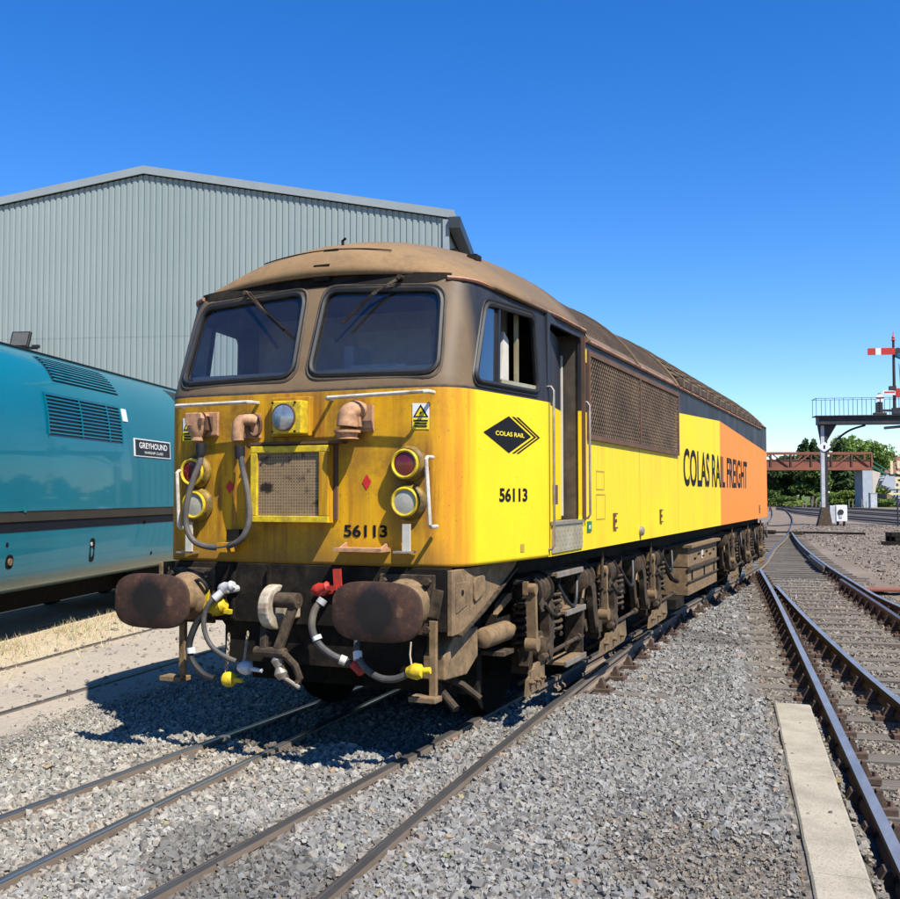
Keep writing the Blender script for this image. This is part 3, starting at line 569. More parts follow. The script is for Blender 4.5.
for k in range(9):
    a = h0[1]+(h1[1]-h0[1])*(k+.5)/9; obj('slat', tstrip(h0[0]+.03+sl*(a-h0[1]),h2[0]-.02,a-.012,a+.010,.022,.02,n=2), MAT['teal'], lv, 0)
h3 = thit(167,394); obj('louvre_grille', tstrip(h3[0],h3[0]+2.2,h0[1],h1[1],.006,.02,sl), MAT['black'], TL, 0)
for f in (0.0,): obj('gutter_rail', tstrip(Y0+.1,Y1-.1,ARC[-1]-.62,ARC[-1]-.58,.03,.03,n=2), MAT['black'], TL, 0)
b0 = np.interp(1.345,ZS,ARC); b1 = np.interp(1.575,ZS,ARC); bm_ = (b0+b1)/2
obj('waist_band', tstrip(Y0+.01,Y1-.01,b0,b1,.006,.02,n=4), MAT['bandblack'], TL, 0); obj('beading', tstrip(Y0+.01,Y1-.01,b1+.015,b1+.05,.02,.03,n=3), MAT['teal'], TL, 30); obj('beading', tstrip(Y0+.01,Y1-.01,bm_+.005,b1-.004,.02,.02,n=3), MAT['bandbrown'], TL, 30)  # brown strip paints a reflection on the upper half of the black band
p0 = thit(134,456); p1 = thit(134,438); p2 = thit(170,459)
np_ = obj('name_plate', tstrip(p0[0],p2[0],p0[1],p1[1],.012,.02,n=2), MAT['white_sticker'], TL, 0); obj('plate_face', tstrip(p0[0]+.035,p2[0]-.035,p0[1]+.018,p1[1]-.018,.016,.01,n=2), MAT['black'], np_, 0)
W = p2[0]-p0[0]; Hh = p1[1]-p0[1]
def pm(u,v): x,z = tsec(p0[1]+v,.020); return (x,p0[0]+u,z)
obj('lettering', text_mb('GREYHOUND', lambda u,v: pm(.11*W+u,.46*Hh+v), W*.78, Hh*.34, .02), MAT['white_sticker'], np_, 0); obj('lettering', text_mb('WARSHIP CLASS', lambda u,v: pm(.24*W+u,.17*Hh+v), W*.52, Hh*.15, .01), MAT['white_sticker'], np_, 0)
w0 = thit(121,421); w1 = thit(121,409); obj('notice', tstrip(w0[0]+.06,w0[0]+.22,w0[1],w1[1],.012,.01,n=2), MAT['white_sticker'], TL, 0)
def tdisc(px,py,r,mat,name,off=.004,st=1.0):
    s,a = thit(px,py); poly = rquad([(-r,-r*st),(r,-r*st),(r,r*st),(-r,r*st)], r*.95, 6); vs = []
    for o_ in (off-.02,off):
        for q in poly: x,z = tsec(a+q[1],o_); vs.append((x,s+q[0],z))
    n = len(poly); return obj(name, MB().add(vs,[tuple(range(n,2*n))]+[(i,(i+1)%n,n+(i+1)%n,n+i) for i in range(n)]), mat, TL, 0)
tdisc(9,562,.085,MAT['dark'],'access_hole'); tdisc(9,562,.04,MAT['dust_lt'],'filler_cap',.02); tdisc(92,550,.075,MAT['dark'],'access_hole',.004,2.2); tdisc(91,544,.025,MAT['silver'],'filler_cap',.012); tdisc(7,545,.028,MAT['dark'],'access_hole'); tdisc(23,510,.035,MAT['teal'],'lamp_iron',.03); tdisc(144,522,.045,MAT['dark'],'catch',.01,.6); tdisc(151,553,.03,MAT['dark'],'access_hole',.004)
obj('underframe', MB().box(-.70,.70,Y0+.3,Y1-.3,.30,.70), MAT['dark'], TL, 0)
for yy in (-4.6,-2.2,5.0,7.0,9.0):
    for sx in (-1,1): obj('wheel', MB().lathe((sx*.68,yy,.5),(1,0,0),[(.52,0),(.50,.13),(.40,.14),(.2,.10),(.1,.16)],24), MAT['grease'], TL)
for yc in (-3.4,7.0): obj('bogie_frame', MB().box(.92,1.02,yc-2.6,yc+2.6,.35,.58).box(-1.02,-.92,yc-2.6,yc+2.6,.35,.58).box(-.92,.92,yc-.2,yc+.2,.36,.57), MAT['dark'], TL, 0)
T4 = thing('railway_track', 'rails under the blue locomotive half hidden in dry grass', 'railway track', tuple(TROOT), TRZ)
for sx in (-1,1): obj('rail', MB().box(sx*.735-.035,sx*.735+.035,Y0-.5,Y1+2,-.13,-.012), MAT['rail_dull'], T4, 0)
# ================================================================== YELLOW AND ORANGE LOCOMOTIVE
LO = thing('locomotive', 'weathered yellow and orange diesel locomotive with brown dusty cab roof', 'locomotive')
LEN = 19.36
PLAN = np.array([q[:2] for q in spline([(0,.51,0),(.5,.512,0),(.88,.524,0),(1.03,.548,0),(1.12,.595,0),(1.18,.67,0),(1.215,.78,0),(1.25,1.0,0),(1.30,1.35,0),(1.35,1.7,0),(1.385,2.0,0),(1.385,2.2,0)], 8)])
PS = np.concatenate([[0],np.cumsum(np.hypot(*np.diff(PLAN,axis=0).T))]); SMAX = PS[-1]
def plan(s): a = abs(s); return np.interp(a,PS,PLAN[:,0])*(1 if s >= 0 else -1), np.interp(a,PS,PLAN[:,1])
def s_at_y(y): return float(np.interp(y, PLAN[:,1], PS))
SD = s_at_y(1.94)
def cmap0(s, z):
    x, y = plan(s); k = max(0, (z-2.52)/.8); w = min(1, max(0, (1.75-y)/1.1)); y2 = y+.27*k*w; x2 = x*(1-.022*k)
    return np.array([x2,y2,z])
def cmap(s, z, off=0.0):
    P = cmap0(s,z)
    if off:
        e = .004; n = np.cross(cmap0(s+e,z)-cmap0(s-e,z), cmap0(s,z+e)-cmap0(s,z-e)); P = P+n/np.linalg.norm(n)*off
    return P
def cab_hit(px, py):
    d = ray(px,py); C2 = CAM[:2]; lo = None
    for s in np.linspace(.6,SMAX,900):
        # z from the ray at this plan point
        P = cmap0(s,2.0); t = np.dot(P[:2]-C2, d[:2])/np.dot(d[:2],d[:2]); z = CAM[2]+d[2]*t; P = cmap0(s,z); c = d[0]*(P[1]-C2[1])-d[1]*(P[0]-C2[0])
        if lo is not None and lo*c <= 0: return s, float(z)
        lo = c
    return s, float(z)
def ztop_shell(s): return np.interp(abs(s),[0,.6,1.0,1.3,SD],[3.35,3.335,3.305,3.285,3.225])
WS = {}
for sg in (1,-1):
    q = [(sg*.065,2.62),(sg*1.045,2.60),(sg*1.015,3.20),(sg*.09,3.26)]
    if sg < 0: q = q[::-1]
    WS[sg] = q
SW0, SW1 = s_at_y(.83), s_at_y(1.77); SWD = s_at_y(1.13)
def side_win(sg):
    q = [(SW0-.035,2.56),(SW1,2.56),(SW1-.03,3.135),(SW0+.03,3.135)]
    q = [(sg*a,b) for a,b in q]; return q if sg > 0 else q[::-1]
holes = [rquad(WS[1],.11,6), rquad(WS[-1],.11,6), rquad(side_win(1),.09,6), rquad(side_win(-1),.09,6)]
ts = np.linspace(-SD,SD,60)
outer = [(s,1.30) for s in ts]+[(s,ztop_shell(s)) for s in ts[::-1]]
shell = obj('cab_shell', panel(outer, holes, lambda s,z: cmap(s,z), .055), MAT['livery'], LO, 40, solid=.035)
cabparts = []
def loop3(h, off, k=1.0): return [cmap(a,b,off) for a,b in h]
for i,h in enumerate(holes):
    ws = i < 2; nm = 'windscreen' if ws else 'side_window'
    if ws: pane = obj(nm, panel(h, [], lambda s,z: cmap(s,z,-.012), .12), MAT['glass'], LO, 60)
    else:
        sg = 1 if i == 2 else -1; div = SWD*sg
        hh = [(a if (a-div)*sg < 0 else div, b) for a,b in h]; hh = [q for k,q in enumerate(hh) if k == 0 or abs(q[0]-hh[k-1][0])+abs(q[1]-hh[k-1][1]) > 1e-4]
        pane = obj(nm, panel(hh, [], lambda s,z: cmap(s,z,-.012), .12), MAT['glass_side'], LO, 60)
        b0 = cmap(div,2.57,-.008); b1 = cmap(div-.03*sg,3.13,-.008); obj('window_bar', MB().bar(b0,b1,.035,.03,(1,0,0)), MAT['black'], pane)
        s1 = (SW1-.05)*sg; obj('sill', MB().bar(cmap(div+.04*sg,2.59,-.02),cmap(s1,2.59,-.02),.05,.035), MAT['steel_plain'], pane)
    obj('gasket', MB().tube(loop3(h,.004), .020, 6, True), MAT['rubber_blk'], pane); 
    big = [( (a-np.mean([q[0] for q in h]))*(1.055 if ws else 1.06)+np.mean([q[0] for q in h]), (b-np.mean([q[1] for q in h]))*1.11+np.mean([q[1] for q in h])) for a,b in h]
    obj('surround', MB().tube(loop3(big,-.002), .013, 6, True), MAT['jamb'] if ws else MAT['black'], pane)
# cab roof dome with its overhanging brow
def roofsec(u, w, zc, sag):
    Rr = (w*w+sag*sag)/(2*sag); return zc+math.sqrt(max(0,Rr*Rr-(u*w)**2))-(Rr-sag)
ST = [(.735,1.085,3.290,.080),(.75,1.11,3.292,.145),(.82,1.155,3.29,.245),(.92,1.215,3.28,.325),(1.1,1.262,3.265,.415),(1.35,1.31,3.245,.505),(1.6,1.345,3.23,.575),(1.9,1.38,3.215,.64),(2.2,1.40,3.205,.69),(2.6,1.405,3.20,.72),(3.0,1.405,3.195,.735)]
def dome():
    mb = MB(); NU = 32; vs = []
    for k,(y,w,zc,sag) in enumerate(ST):
        bow = .11*max(0,1-(y-.7)/1.2)
        for i in range(NU+1):
            u = -1+2*i/NU; u = math.copysign(abs(u)**.85,u); vs.append((u*w, y+bow*u*u, roofsec(u,w,zc,sag)))
    fs = [(k*(NU+1)+i,k*(NU+1)+i+1,(k+1)*(NU+1)+i+1,(k+1)*(NU+1)+i) for k in range(len(ST)-1) for i in range(NU)]
    return mb.add(vs,fs)
DOME = dome(); cr = obj('cab_roof', DOME, MAT['roof'], LO, 60, solid=.03)
obj('brow_gutter', panel([(s_,np.interp(abs(s_),[0,.6,.95,1.07],[3.29,3.275,3.255,3.295])) for s_ in np.linspace(-1.07,1.07,24)]+[(s_,ztop_shell(s_)+.02) for s_ in np.linspace(1.07,-1.07,24)],[],lambda s_,z: cmap(s_,z,.005),.06), MAT['grease'], LO, 40)  # dark strip painting the shade below the roof brow
# roof fittings
def roof_z(x, y):
    Y = [q[0] for q in ST]; w,zc,sag = (np.interp(y,Y,[q[k] for q in ST]) for k in (1,2,3)); return roofsec(x/w,w,zc,sag)
def seam(pts, w=.012): return MB().tube([(a,b,roof_z(a,b)+.002) for a,b in pts], w, 5)
obj('roof_seam', seam([(-.55+.045*k,.90+.09*((-.55+.045*k)/1.2)**2) for k in range(25)],.005), MAT['grease'], cr)
bx,by = .06,1.02; obj('aerial_bracket', MB().box(bx-.07,bx+.05,by-.14,by-.09,roof_z(bx,by-.1)-.06,roof_z(bx,by-.14)+.018), MAT['grease'], cr); obj('aerial_bracket', MB().box(bx-.08,bx+.05,by-.27,by-.245,roof_z(bx,by-.28)-.06,roof_z(bx,by-.27)+.016), MAT['grease'], cr); obj('aerial', MB().tube([(bx-.01,by+.05,roof_z(bx,by)),(bx-.02,by+.05,roof_z(bx,by)+.05),(bx+.01,by+.05,roof_z(bx,by)+.07)],.010,6), MAT['grease'], cr)
obj('roof_vent', MB().box(.78,.86,1.75,1.86,roof_z(.8,1.8)-.03,roof_z(.8,1.8)+.02), MAT['grease'], cr)
for yy in (2.25,2.55,2.8): obj('lifting_lug', MB().box(.42,.47,yy,yy+.07,roof_z(.42,yy)-.02,roof_z(.42,yy)+.015), MAT['grease'], cr)
# main roof
W0, ZC, SAG = 1.402, 3.125, .80
def rp(t, y, off=0.0):     # t: 0 right cantrail .. 1 left cantrail, along the arc
    Rr = (W0*W0+SAG*SAG)/(2*SAG); A = math.asin(W0/Rr); a = A*(1-2*t); return ((Rr+off)*math.sin(a), y, ZC+SAG-Rr+(Rr+off)*math.cos(a))
ARCL = 2*math.asin(W0/((W0*W0+SAG*SAG)/(2*SAG)))*((W0*W0+SAG*SAG)/(2*SAG))
def roofpatch(t0,t1,y0,y1,off,n=12): return MB().add([rp(t0+(t1-t0)*i/n,yy,off) for yy in (y0,y1) for i in range(n+1)],[(i,i+1,n+2+i,n+1+i) for i in range(n)])
def roofband(t0,t1,y0,y1,off,th,n=12):
    mb = MB(); vs = [rp(t0+(t1-t0)*i/n,yy,o) for o in (off-th,off) for yy in (y0,y1) for i in range(n+1)]; k = n+1; fs = []
    for i in range(n): fs += [(i,i+1,k+i+1,k+i),(2*k+i,3*k+i,3*k+i+1,2*k+i+1),(i,2*k+i,2*k+i+1,i+1),(k+i,k+i+1,3*k+i+1,3*k+i)]
    fs += [(0,k,3*k,2*k),(n,2*k+n,3*k+n,k+n)]; return mb.add(vs,fs)
RE = LEN-3.0
roof = obj('main_roof', roofpatch(0,1,3.0,RE,-.075,24), MAT['grease'], LO, 60)
obj('roof_ridge', roofband(.40,.60,3.0,RE,.0,.04), MAT['roof'], roof, 40); 
for a,b in ((0,.010),(.990,1)): obj('cantrail_plate', roofband(a,b,3.0,RE,0,.09,2), MAT['roof'], roof, 0)
for yy,w in ((3.0,.07),(5.02,.07),(7.15,.16),(RE-.1,.1)): obj('roof_rib', roofband(0,1,yy,yy+w,.018,.06,24), MAT['roof'], roof, 40)
def lattice_strip(f, y0, y1, t0, t1, slope, spacing, w, nseg):
    """diagonal wires in the (y,t) sheet, f maps y, t (metres), offset"""
    mb = MB(); H = t1-t0; c = y0-(H*slope if slope > 0 else 0)
    while c < y1+(-H*slope if slope < 0 else 0):
        pts = []
        for k in range(nseg+1):
            t = t0+H*k/nseg; y = c+slope*(t-t0)
            pts.append((y,t))
        # clip to y range
        seg = []
        for (ya,ta),(yb,tb) in zip(pts[:-1],pts[1:]):
            if max(ya,yb) < y0 or min(ya,yb) > y1: continue
            def cl(yv): return ta+(tb-ta)*(yv-ya)/(yb-ya)
            if ya < y0: ya,ta = y0,cl(y0)
            if yb < y0: yb,tb = y0,cl(y0)
            if ya > y1: ya,ta = y1,cl(y1)
            if yb > y1: yb,tb = y1,cl(y1)
            vs = [f(ya-w/2,ta,.0),f(ya+w/2,ta,.0),f(yb+w/2,tb,.0),f(yb-w/2,tb,.0),f(ya-w/2,ta,.006),f(ya+w/2,ta,.006),f(yb+w/2,tb,.006),f(yb-w/2,tb,.006)]
            mb.add(vs,[(3,2,1,0),(4,5,6,7),(0,1,5,4),(1,2,6,5),(2,3,7,6),(3,0,4,7)])
        c += spacing
    return mb
for side in (0,1):
    f = (lambda y,t,o: rp(t/ARCL,y,o-.012)) if side == 0 else (lambda y,t,o: rp(1-t/ARCL,y,o-.012))
    for (a,b) in ((3.07,5.02),(5.09,7.15)):
        g = obj('roof_grille', roofband(.010 if side == 0 else .97,.03 if side == 0 else .99,a,b,-.002,.03,3), MAT['gauze'], roof, 0)
        tag(obj('grille_wire', lattice_strip(f,a,b,.02*ARCL,.40*ARCL,.95,.075,.019,7), MAT['gauze'], g, 0), kind='stuff'); tag(obj('grille_wire', lattice_strip(f,a,b,.02*ARCL,.40*ARCL,-.95,.075,.006,7), MAT['gauze'], g, 0), kind='stuff')
yy = 7.9
while yy < RE-.3:
    obj('roof_rib', roofband(.03,.41,yy,yy+.055,.03,.07,10), MAT['roof'], roof, 40); yy += .86
for k in range(9):
    t = .07+.036*k; obj('roof_slat', roofband(t,t+.012,7.32,RE-.1,.012,.03,1), MAT['gauze'], roof, 0)
    obj('roof_slat', roofband(1-t-.012,1-t,7.32,RE-.1,.012,.03,1), MAT['gauze'], roof, 0)
obj('cable_duct', MB().bar((1.37,7.35,3.20),(1.37,RE-.1,3.20),.08,.10), MAT['dust'], roof, 0, .01)
random.seed(5); yy = 7.5
while yy < RE-.5:
    obj('duct_clip', MB().box(1.33,1.425,yy,yy+.07,3.145,3.262), MAT['roof'], roof, 0); yy += .62
# body sides
for sg in (1,-1):
    d = rquad([(1.99,1.555),(2.87,1.555),(2.87,3.13),(1.99,3.13)],.05,3)
    ye = LEN-1.94; outer = [(1.94,1.30),(6,1.30),(10,1.30),(14,1.30),(ye,1.30),(ye,3.215),(14,3.215),(10,3.215),(6,3.215),(1.94,3.215)]; outer = outer[:5]+[(ye,3.21),(LEN-3.0,3.21),(LEN-3.0,3.13),(14,3.13),(10,3.13),(6,3.13),(2.98,3.13),(2.98,3.21),(1.94,3.21)]; gh = [(3.09,2.311),(7.19,2.311),(7.19,2.999),(3.09,2.999)]
    obj('body_side', panel(outer,[d,gh] if sg > 0 else [], lambda y,z: (sg*min(1.385,np.interp(y,PLAN[:,1],PLAN[:,0])),y,z), .5), MAT['livery'], LO, 0, solid=.03 if sg > 0 else 0)
    pts = [tuple(cmap(sg*s,np.interp(s,[1.0,1.3,SD],[3.285,3.27,3.215]),.010)) for s in np.linspace(1.04,SD,14)]+[(sg*1.397,yy,3.205) for yy in (2.2,2.6,2.97)]
    obj('cantrail_stripe', MB().tube(pts,.016,6), MAT['copper'], LO); obj('cantrail_stripe', MB().tube([(sg*1.398,yy,3.125) for yy in (2.99,6,10,14,LEN-2.99)],.018,6), MAT['copper'], LO); obj('cantrail_stripe', MB().tube([(sg*1.397,yy,3.205) for yy in (LEN-2.97,LEN-2.1)],.016,6), MAT['copper'], LO)
me_r = shell.data.copy(); me_r.materials[0] = MAT['livery_rear']; rs = link('cab_shell', me_r, LO, (0,LEN,0), (0,0,math.pi))
dr = link('cab_roof', cr.data, LO, (0,LEN,0), (0,0,math.pi))
for i in range(4):
    p_ = obj('windscreen' if i < 2 else 'side_window', panel(holes[i], [], lambda s,z: cmap(s,z,-.012), .2), MAT['dark'], LO, 60); p_.location = (0,LEN,0); p_.rotation_euler = (0,0,math.pi)
# cab interior
MAT['blueint'] = simple('dull_cab_lining',(.30,.30,.29),.8,var=.2)
IN = obj('cab_interior', MB().box(-1.14,1.14,.75,2.95,1.36,1.45), MAT['dark'], LO, 0)
obj('bulkhead', MB().box(-1.30,1.04,2.90,2.96,1.45,3.2), MAT['jamb'], IN, 0)
obj('driving_desk', MB().prism([(.66,2.0),(.66,2.585),(.80,2.605),(1.08,2.48),(1.12,2.0)],'x',-1.05,1.05), MAT['grey_int'], IN, 0, .01)
obj('instrument_box', MB().box(.22,.62,.85,1.08,2.55,2.72), MAT['grey_int'], IN, 0, .01); obj('desk_plate', MB().box(.60,.68,.84,.86,2.56,2.71), MAT['cream_int'], IN, 0)
obj('desk_partition', MB().box(.12,.20,.95,1.25,2.4,2.88), MAT['grey_int'], IN, 0, .01); obj('desk_edge', MB().box(-1.0,1.0,.64,.67,2.585,2.665), MAT['cream_int'], IN, 0)
for sx in (-.68,.66): obj('seat', MB().box(sx-.24,sx+.24,1.45,1.9,1.95,2.07).box(sx-.22,sx+.22,1.86,1.96,2.05,2.78).cyl((sx,1.68,1.45),(sx,1.68,1.96),.06,n=10), MAT['black'], IN, 0, .03)
obj('blind', MB().prism([(1.42,2.62),(1.60,2.62),(1.60,2.95),(1.50,3.0)],'x',1.16,1.18), MAT['cream_int'], IN, 0)
obj('window_post', MB().box(1.2,1.23,1.66,1.69,2.55,3.15), MAT['steel_plain'], IN, 0); obj('cab_partition', MB().box(-1.30,1.02,1.98,2.02,1.45,3.3), MAT['blueint'], IN, 0); obj('partition_door', MB().box(-.30,.38,1.955,1.979,1.46,3.15), MAT['grey_int'], IN, 0)
# door: leaf swung slightly inwards, frame, tread plate, grab rails
dl = obj('door', MB().add([(1.350,2.0,1.57),(1.215,2.82,1.57),(1.180,2.815,1.57),(1.315,1.995,1.57),(1.350,2.0,3.11),(1.215,2.82,3.11),(1.180,2.815,3.11),(1.315,1.995,3.11)],[(3,2,1,0),(4,5,6,7),(0,1,5,4),(1,2,6,5),(2,3,7,6),(3,0,4,7)]), MAT['livery'], LO, 0)
obj('edge_strip', MB().bar((1.212,2.835,1.6),(1.212,2.835,2.98),.03,.03), MAT['cream_int'], dl)
obj('door_lock', MB().box(1.26,1.31,2.3,2.42,1.7,1.86), MAT['rust'], dl, 0)
obj('door_jamb', MB().box(1.05,1.352,2.885,2.93,1.5,3.16), MAT['jamb'], LO, 0)
obj('door_frame', MB().bar((1.392,2.885,1.56),(1.392,2.885,3.15),.02,.05,(1,0,0)), MAT['rust'], LO, 0)
kp = obj('kick_plate', MB().box(1.385,1.393,2.01,2.86,1.325,1.545), MAT['steel_plain'], LO, 0)
for i in range(9):
    for j in range(6):
        yy = 2.05+i*.095+(.047 if j%2 else 0); zz = 1.345+j*.036; obj('tread_stud', MB().add([(1.392,yy-.02,zz),(1.392,yy,zz-.011),(1.392,yy+.02,zz),(1.392,yy,zz+.011),(1.398,yy,zz)],[(0,1,4),(1,2,4),(2,3,4),(3,0,4)]), MAT['steelwear'], kp, 0)
obj('door_sill', MB().box(1.30,1.405,1.98,2.89,1.545,1.57), MAT['steelwear'], LO, 0)
def grab(name, x, y, z0, z1, m='steelwear'):
    obj(name, MB().tube([(x-.07,y,z0),(x-.02,y,z0),(x,y,z0+.03),(x,y,z1-.03),(x-.02,y,z1),(x-.07,y,z1)],.011,7), MAT[m], LO)
grab('grab_rail',1.425,1.945,1.36,2.62); grab('grab_rail',1.44,2.935,1.58,2.58)
obj('yellow_tab', MB().box(1.386,1.40,2.90,3.0,2.93,3.05), MAT['yel'], LO, 0)
# side grille: frame, bars and wire
gf = obj('side_grille', MB().box(1.30,1.345,3.06,7.22,2.28,3.03), MAT['dark'], LO, 0)
for a,b,c,d_ in ((3.04,7.24,3.0,3.045),(3.04,7.24,2.265,2.31),(3.04,3.09,2.311,2.999),(7.19,7.24,2.311,2.999),(5.06,5.11,2.311,2.999)): obj('grille_frame', MB().box(1.386,1.412,a,b,c,d_), MAT['rust'], gf, 0)
for a0,b0 in ((3.09,5.06),(5.11,7.19)):
    L = b0-a0; x0 = a0
    for k in range(3):
        y0 = a0+L*(k+.05)/3; y1 = a0+L*(k+.62)/3; y2 = a0+L*(k+.70)/3
        obj('grille_brace', MB().bar((1.368,y0,3.0),(1.368,y1,2.31),.045,.01,(1,0,0)), MAT['dust'], gf, 0); obj('grille_brace', MB().bar((1.370,y2,3.0),(1.370,y2,2.31),.045,.01,(1,0,0)), MAT['dust'], gf, 0)
    fz = lambda y,t,o: (1.396+o,y,t)
    tag(obj('grille_wire', lattice_strip(fz,a0,b0,2.311,2.999,1.0,.070,.018,1), MAT['gauze'], gf, 0), kind='stuff'); tag(obj('grille_wire', lattice_strip(fz,a0,b0,2.311,2.999,-1.0,.070,.005,1), MAT['gauze'], gf, 0), kind='stuff')
# lettering and marks on the side
SX = 1.3885
def sidemap(y0,z0,x=SX): return lambda u,v: (x,y0+u,z0+v)
MAT['vinyl'] = simple('black_lettering',(.010,.011,.013),.7,var=.2,bump=0,spec=.12); MAT['yvinyl'] = simple('yellow_lettering',(.84,.66,.02),.5,var=.05,bump=0); MAT['rvinyl'] = simple('red_mark',(.62,.02,.02),.5,var=.1,bump=0); MAT['gvinyl'] = simple('green_mark',(.01,.17,.05),.5,var=.1,bump=0)
obj('lettering', text_mb('COLAS RAIL FREIGHT', sidemap(7.62,1.885), 6.42, .50, .019), MAT['vinyl'], LO, 0)
a = cab_hit(499,502); b = cab_hit(527,488); 
for q_ in split_mb(text_mb('56113', lambda u,v: cmap(a[0]+u,a[1]+v,.003), b[0]-a[0], b[1]-a[1], .035)): obj('digit', q_, MAT['vinyl'], LO, 0)
lL, lR, lT, lB = cab_hit(483,433), cab_hit(540,437), cab_hit(508,416), cab_hit(508,453)
def lm(u,v,off=.003):  # u 0..1 across the emblem, v -1..1
    s = lL[0]+(lR[0]-lL[0])*u; zc = lL[1]+(lR[1]-lL[1])*u*1.0; return cmap(s, (lT[1]+lB[1])/2+v*(lT[1]-lB[1])/2, off)
em = obj('emblem', panel([(0,0),(.42,-1),(.82,0),(.42,1)],[],lambda u,v: lm(u,v),.1), MAT['vinyl'], LO, 0)
for k in (0,1):
    o_ = .055+.075*k; w = .042
    obj('chevron', panel([(.42+o_,1),(.42+o_+w,1),(.82+o_+w,0),(.42+o_+w,-1),(.42+o_,-1),(.82+o_,0)],[],lambda u,v: lm(u,v),.1), MAT['vinyl'], em, 0)
obj('lettering', text_mb('COLAS RAIL', lambda u,v: lm(.19+u,-.10+v,.0055), .50, .24, .02), MAT['yvinyl'], em, 0)
def side_box(name, px0,py0,px1,py1,m,th=.006,par=LO,x=1.386):
    A = on_x(px0,py0,1.385); B = on_x(px1,py1,1.385); return obj(name, MB().box(x-.004,x+th,A[1],B[1],min(A[2],B[2]),max(A[2],B[2])), m, par, 0)
nb = side_box('notice', 587,532,591,521,MAT['gvinyl']); side_box('arrow', 588.2,529,589.8,525,MAT['white'],.009,nb)
MAT['yline'] = simple('panel_outline',(.42,.30,.03),.6,var=.2)
def outline(px0,py0,px1,py1):
    A = on_x(px0,py0,1.385); B = on_x(px1,py1,1.385); y0,y1,z0,z1 = A[1],B[1],min(A[2],B[2]),max(A[2],B[2]); w = .012
    obj('hatch', MB().box(1.384,1.3875,y0,y1,z0,z0+w).box(1.384,1.3875,y0,y1,z1-w,z1).box(1.384,1.3875,y0,y0+w,z0+w,z1-w).box(1.384,1.3875,y1-w,y1,z0+w,z1-w), MAT['yline'], LO, 0)
outline(596,520,605,494); outline(596,490,604,471)
for (px,py) in ((613,521),(659.5,516),(759,509),(769,508)):
    P = on_x(px,py,1.385); obj('jacking_bracket', MB().box(1.384,1.402,P[1],P[1]+.018,P[2]-.075,P[2]+.075).box(1.384,1.402,P[1]+.018,P[1]+.13,P[2]+.06,P[2]+.075).box(1.384,1.402,P[1]+.018,P[1]+.13,P[2]-.075,P[2]-.06).cyl((1.384,P[1]+.09,P[2]),(1.40,P[1]+.09,P[2]),.018,n=8), MAT['rust'], LO, 0)
for yy,z0,z1 in ((5.10,1.31,2.26),(7.27,1.31,3.15),(10.2,1.31,2.9),(13.3,1.31,2.8),(16.2,1.31,2.7)): obj('panel_seam', MB().box(1.383,1.3868,yy,yy+.008,z0,z1), MAT['yline'], LO, 0)
P = on_x(640,531,1.385); obj('filler_cap', MB().lathe((1.38,P[1],P[2]-.0),(1,0,0),[(.05,0),(.05,.035),(.03,.05)],12), MAT['steelwear'], LO)
P = cab_hit(522,548); obj('small_plate', panel([(P[0]-.03,P[1]-.03),(P[0]+.03,P[1]-.03),(P[0]+.03,P[1]+.03),(P[0]-.03,P[1]+.03)],[],lambda s,z: cmap(s,z,.004),0), MAT['yline'], LO, 0)
obj('sole_bar', MB().box(1.0,1.10,2.0,LEN-2.0,1.10,1.298).box(-1.10,-1.0,2.0,LEN-2.0,1.10,1.298), MAT['grease'], LO, 0)
obj('underframe', MB().box(-1.05,1.05,.75,LEN-.75,.98,1.35), MAT['dark'], LO, 0)
# ------------------------------------------------------------ cab front fittings
FY = .515
def F(px,py,y=.50): return on_y(px,py,y)
def hbar(name, a, b, stand=.11, r=.014, m='white'):
    A = F(*a,FY-stand); B = F(*b,FY-stand); pts = [A+np.array([0,stand,0]),A+np.array([0,.02,0]),A*.97+B*.03,A*.03+B*.97,B+np.array([0,.02,0]),B+np.array([0,stand,0])]
    return obj(name, MB().tube(pts,r,8), MAT[m], LO)
hbar('handrail',(174,406),(250,402)); hbar('handrail',(325,398),(427,391)); hbar('handrail',(426,457),(430,527)); hbar('handrail',(177,471),(179,528))
def lampunit(px,py,lens,nm,r=.105):
    P = F(px,py,.50); o = obj(nm, MB().lathe((P[0],.54,P[2]),(0,-1,0),[(r*1.18,0),(r*1.18,.045),(r*1.05,.06),(r*1.02,.085)],24), MAT['grimeyel'], LO)
    obj('bezel', MB().tube([(P[0]+math.cos(t)*r*.86,.448,P[2]+math.sin(t)*r*.86) for t in np.linspace(0,2*math.pi,24,endpoint=False)],.012,6,True), MAT['yel'], o)
    obj('lens', MB().lathe((P[0],.46,P[2]),(0,-1,0),[(r*.84,0),(r*.80,.008),(r*.5,.014),(r*.05,.017)],24), lens, o)
MAT['redlens'] = simple('red_glass',(.14,.004,.006),.12,var=.3,scale=30,bump=0,spec=.6); MAT['whitelens'] = simple('frosted_glass',(.40,.39,.31),.3,var=.15,scale=40,bump=.1,spec=.5); MAT['headlens'] = simple('headlight_glass',(.36,.40,.44),.08,.55,var=.3,scale=14,bump=.2,spec=.8)
for px,py in ((408,464),(196,472)): lampunit(px,py,MAT['redlens'],'tail_lamp')
for px,py in ((408,502),(198,505)): lampunit(px,py,MAT['whitelens'],'marker_lamp')
A = F(270,437,.45); B = F(309,396,.45); hb = obj('headlight_housing', MB().box(A[0],B[0],.46,.515,A[2],B[2]), MAT['livery'], LO, 0, .008)
A = F(272,437,.36); B = F(301,400,.36); h2 = obj('headlight_box', MB().box(A[0],B[0],.36,.462,A[2]+.02,B[2]), MAT['yel'], hb, 0, .008)
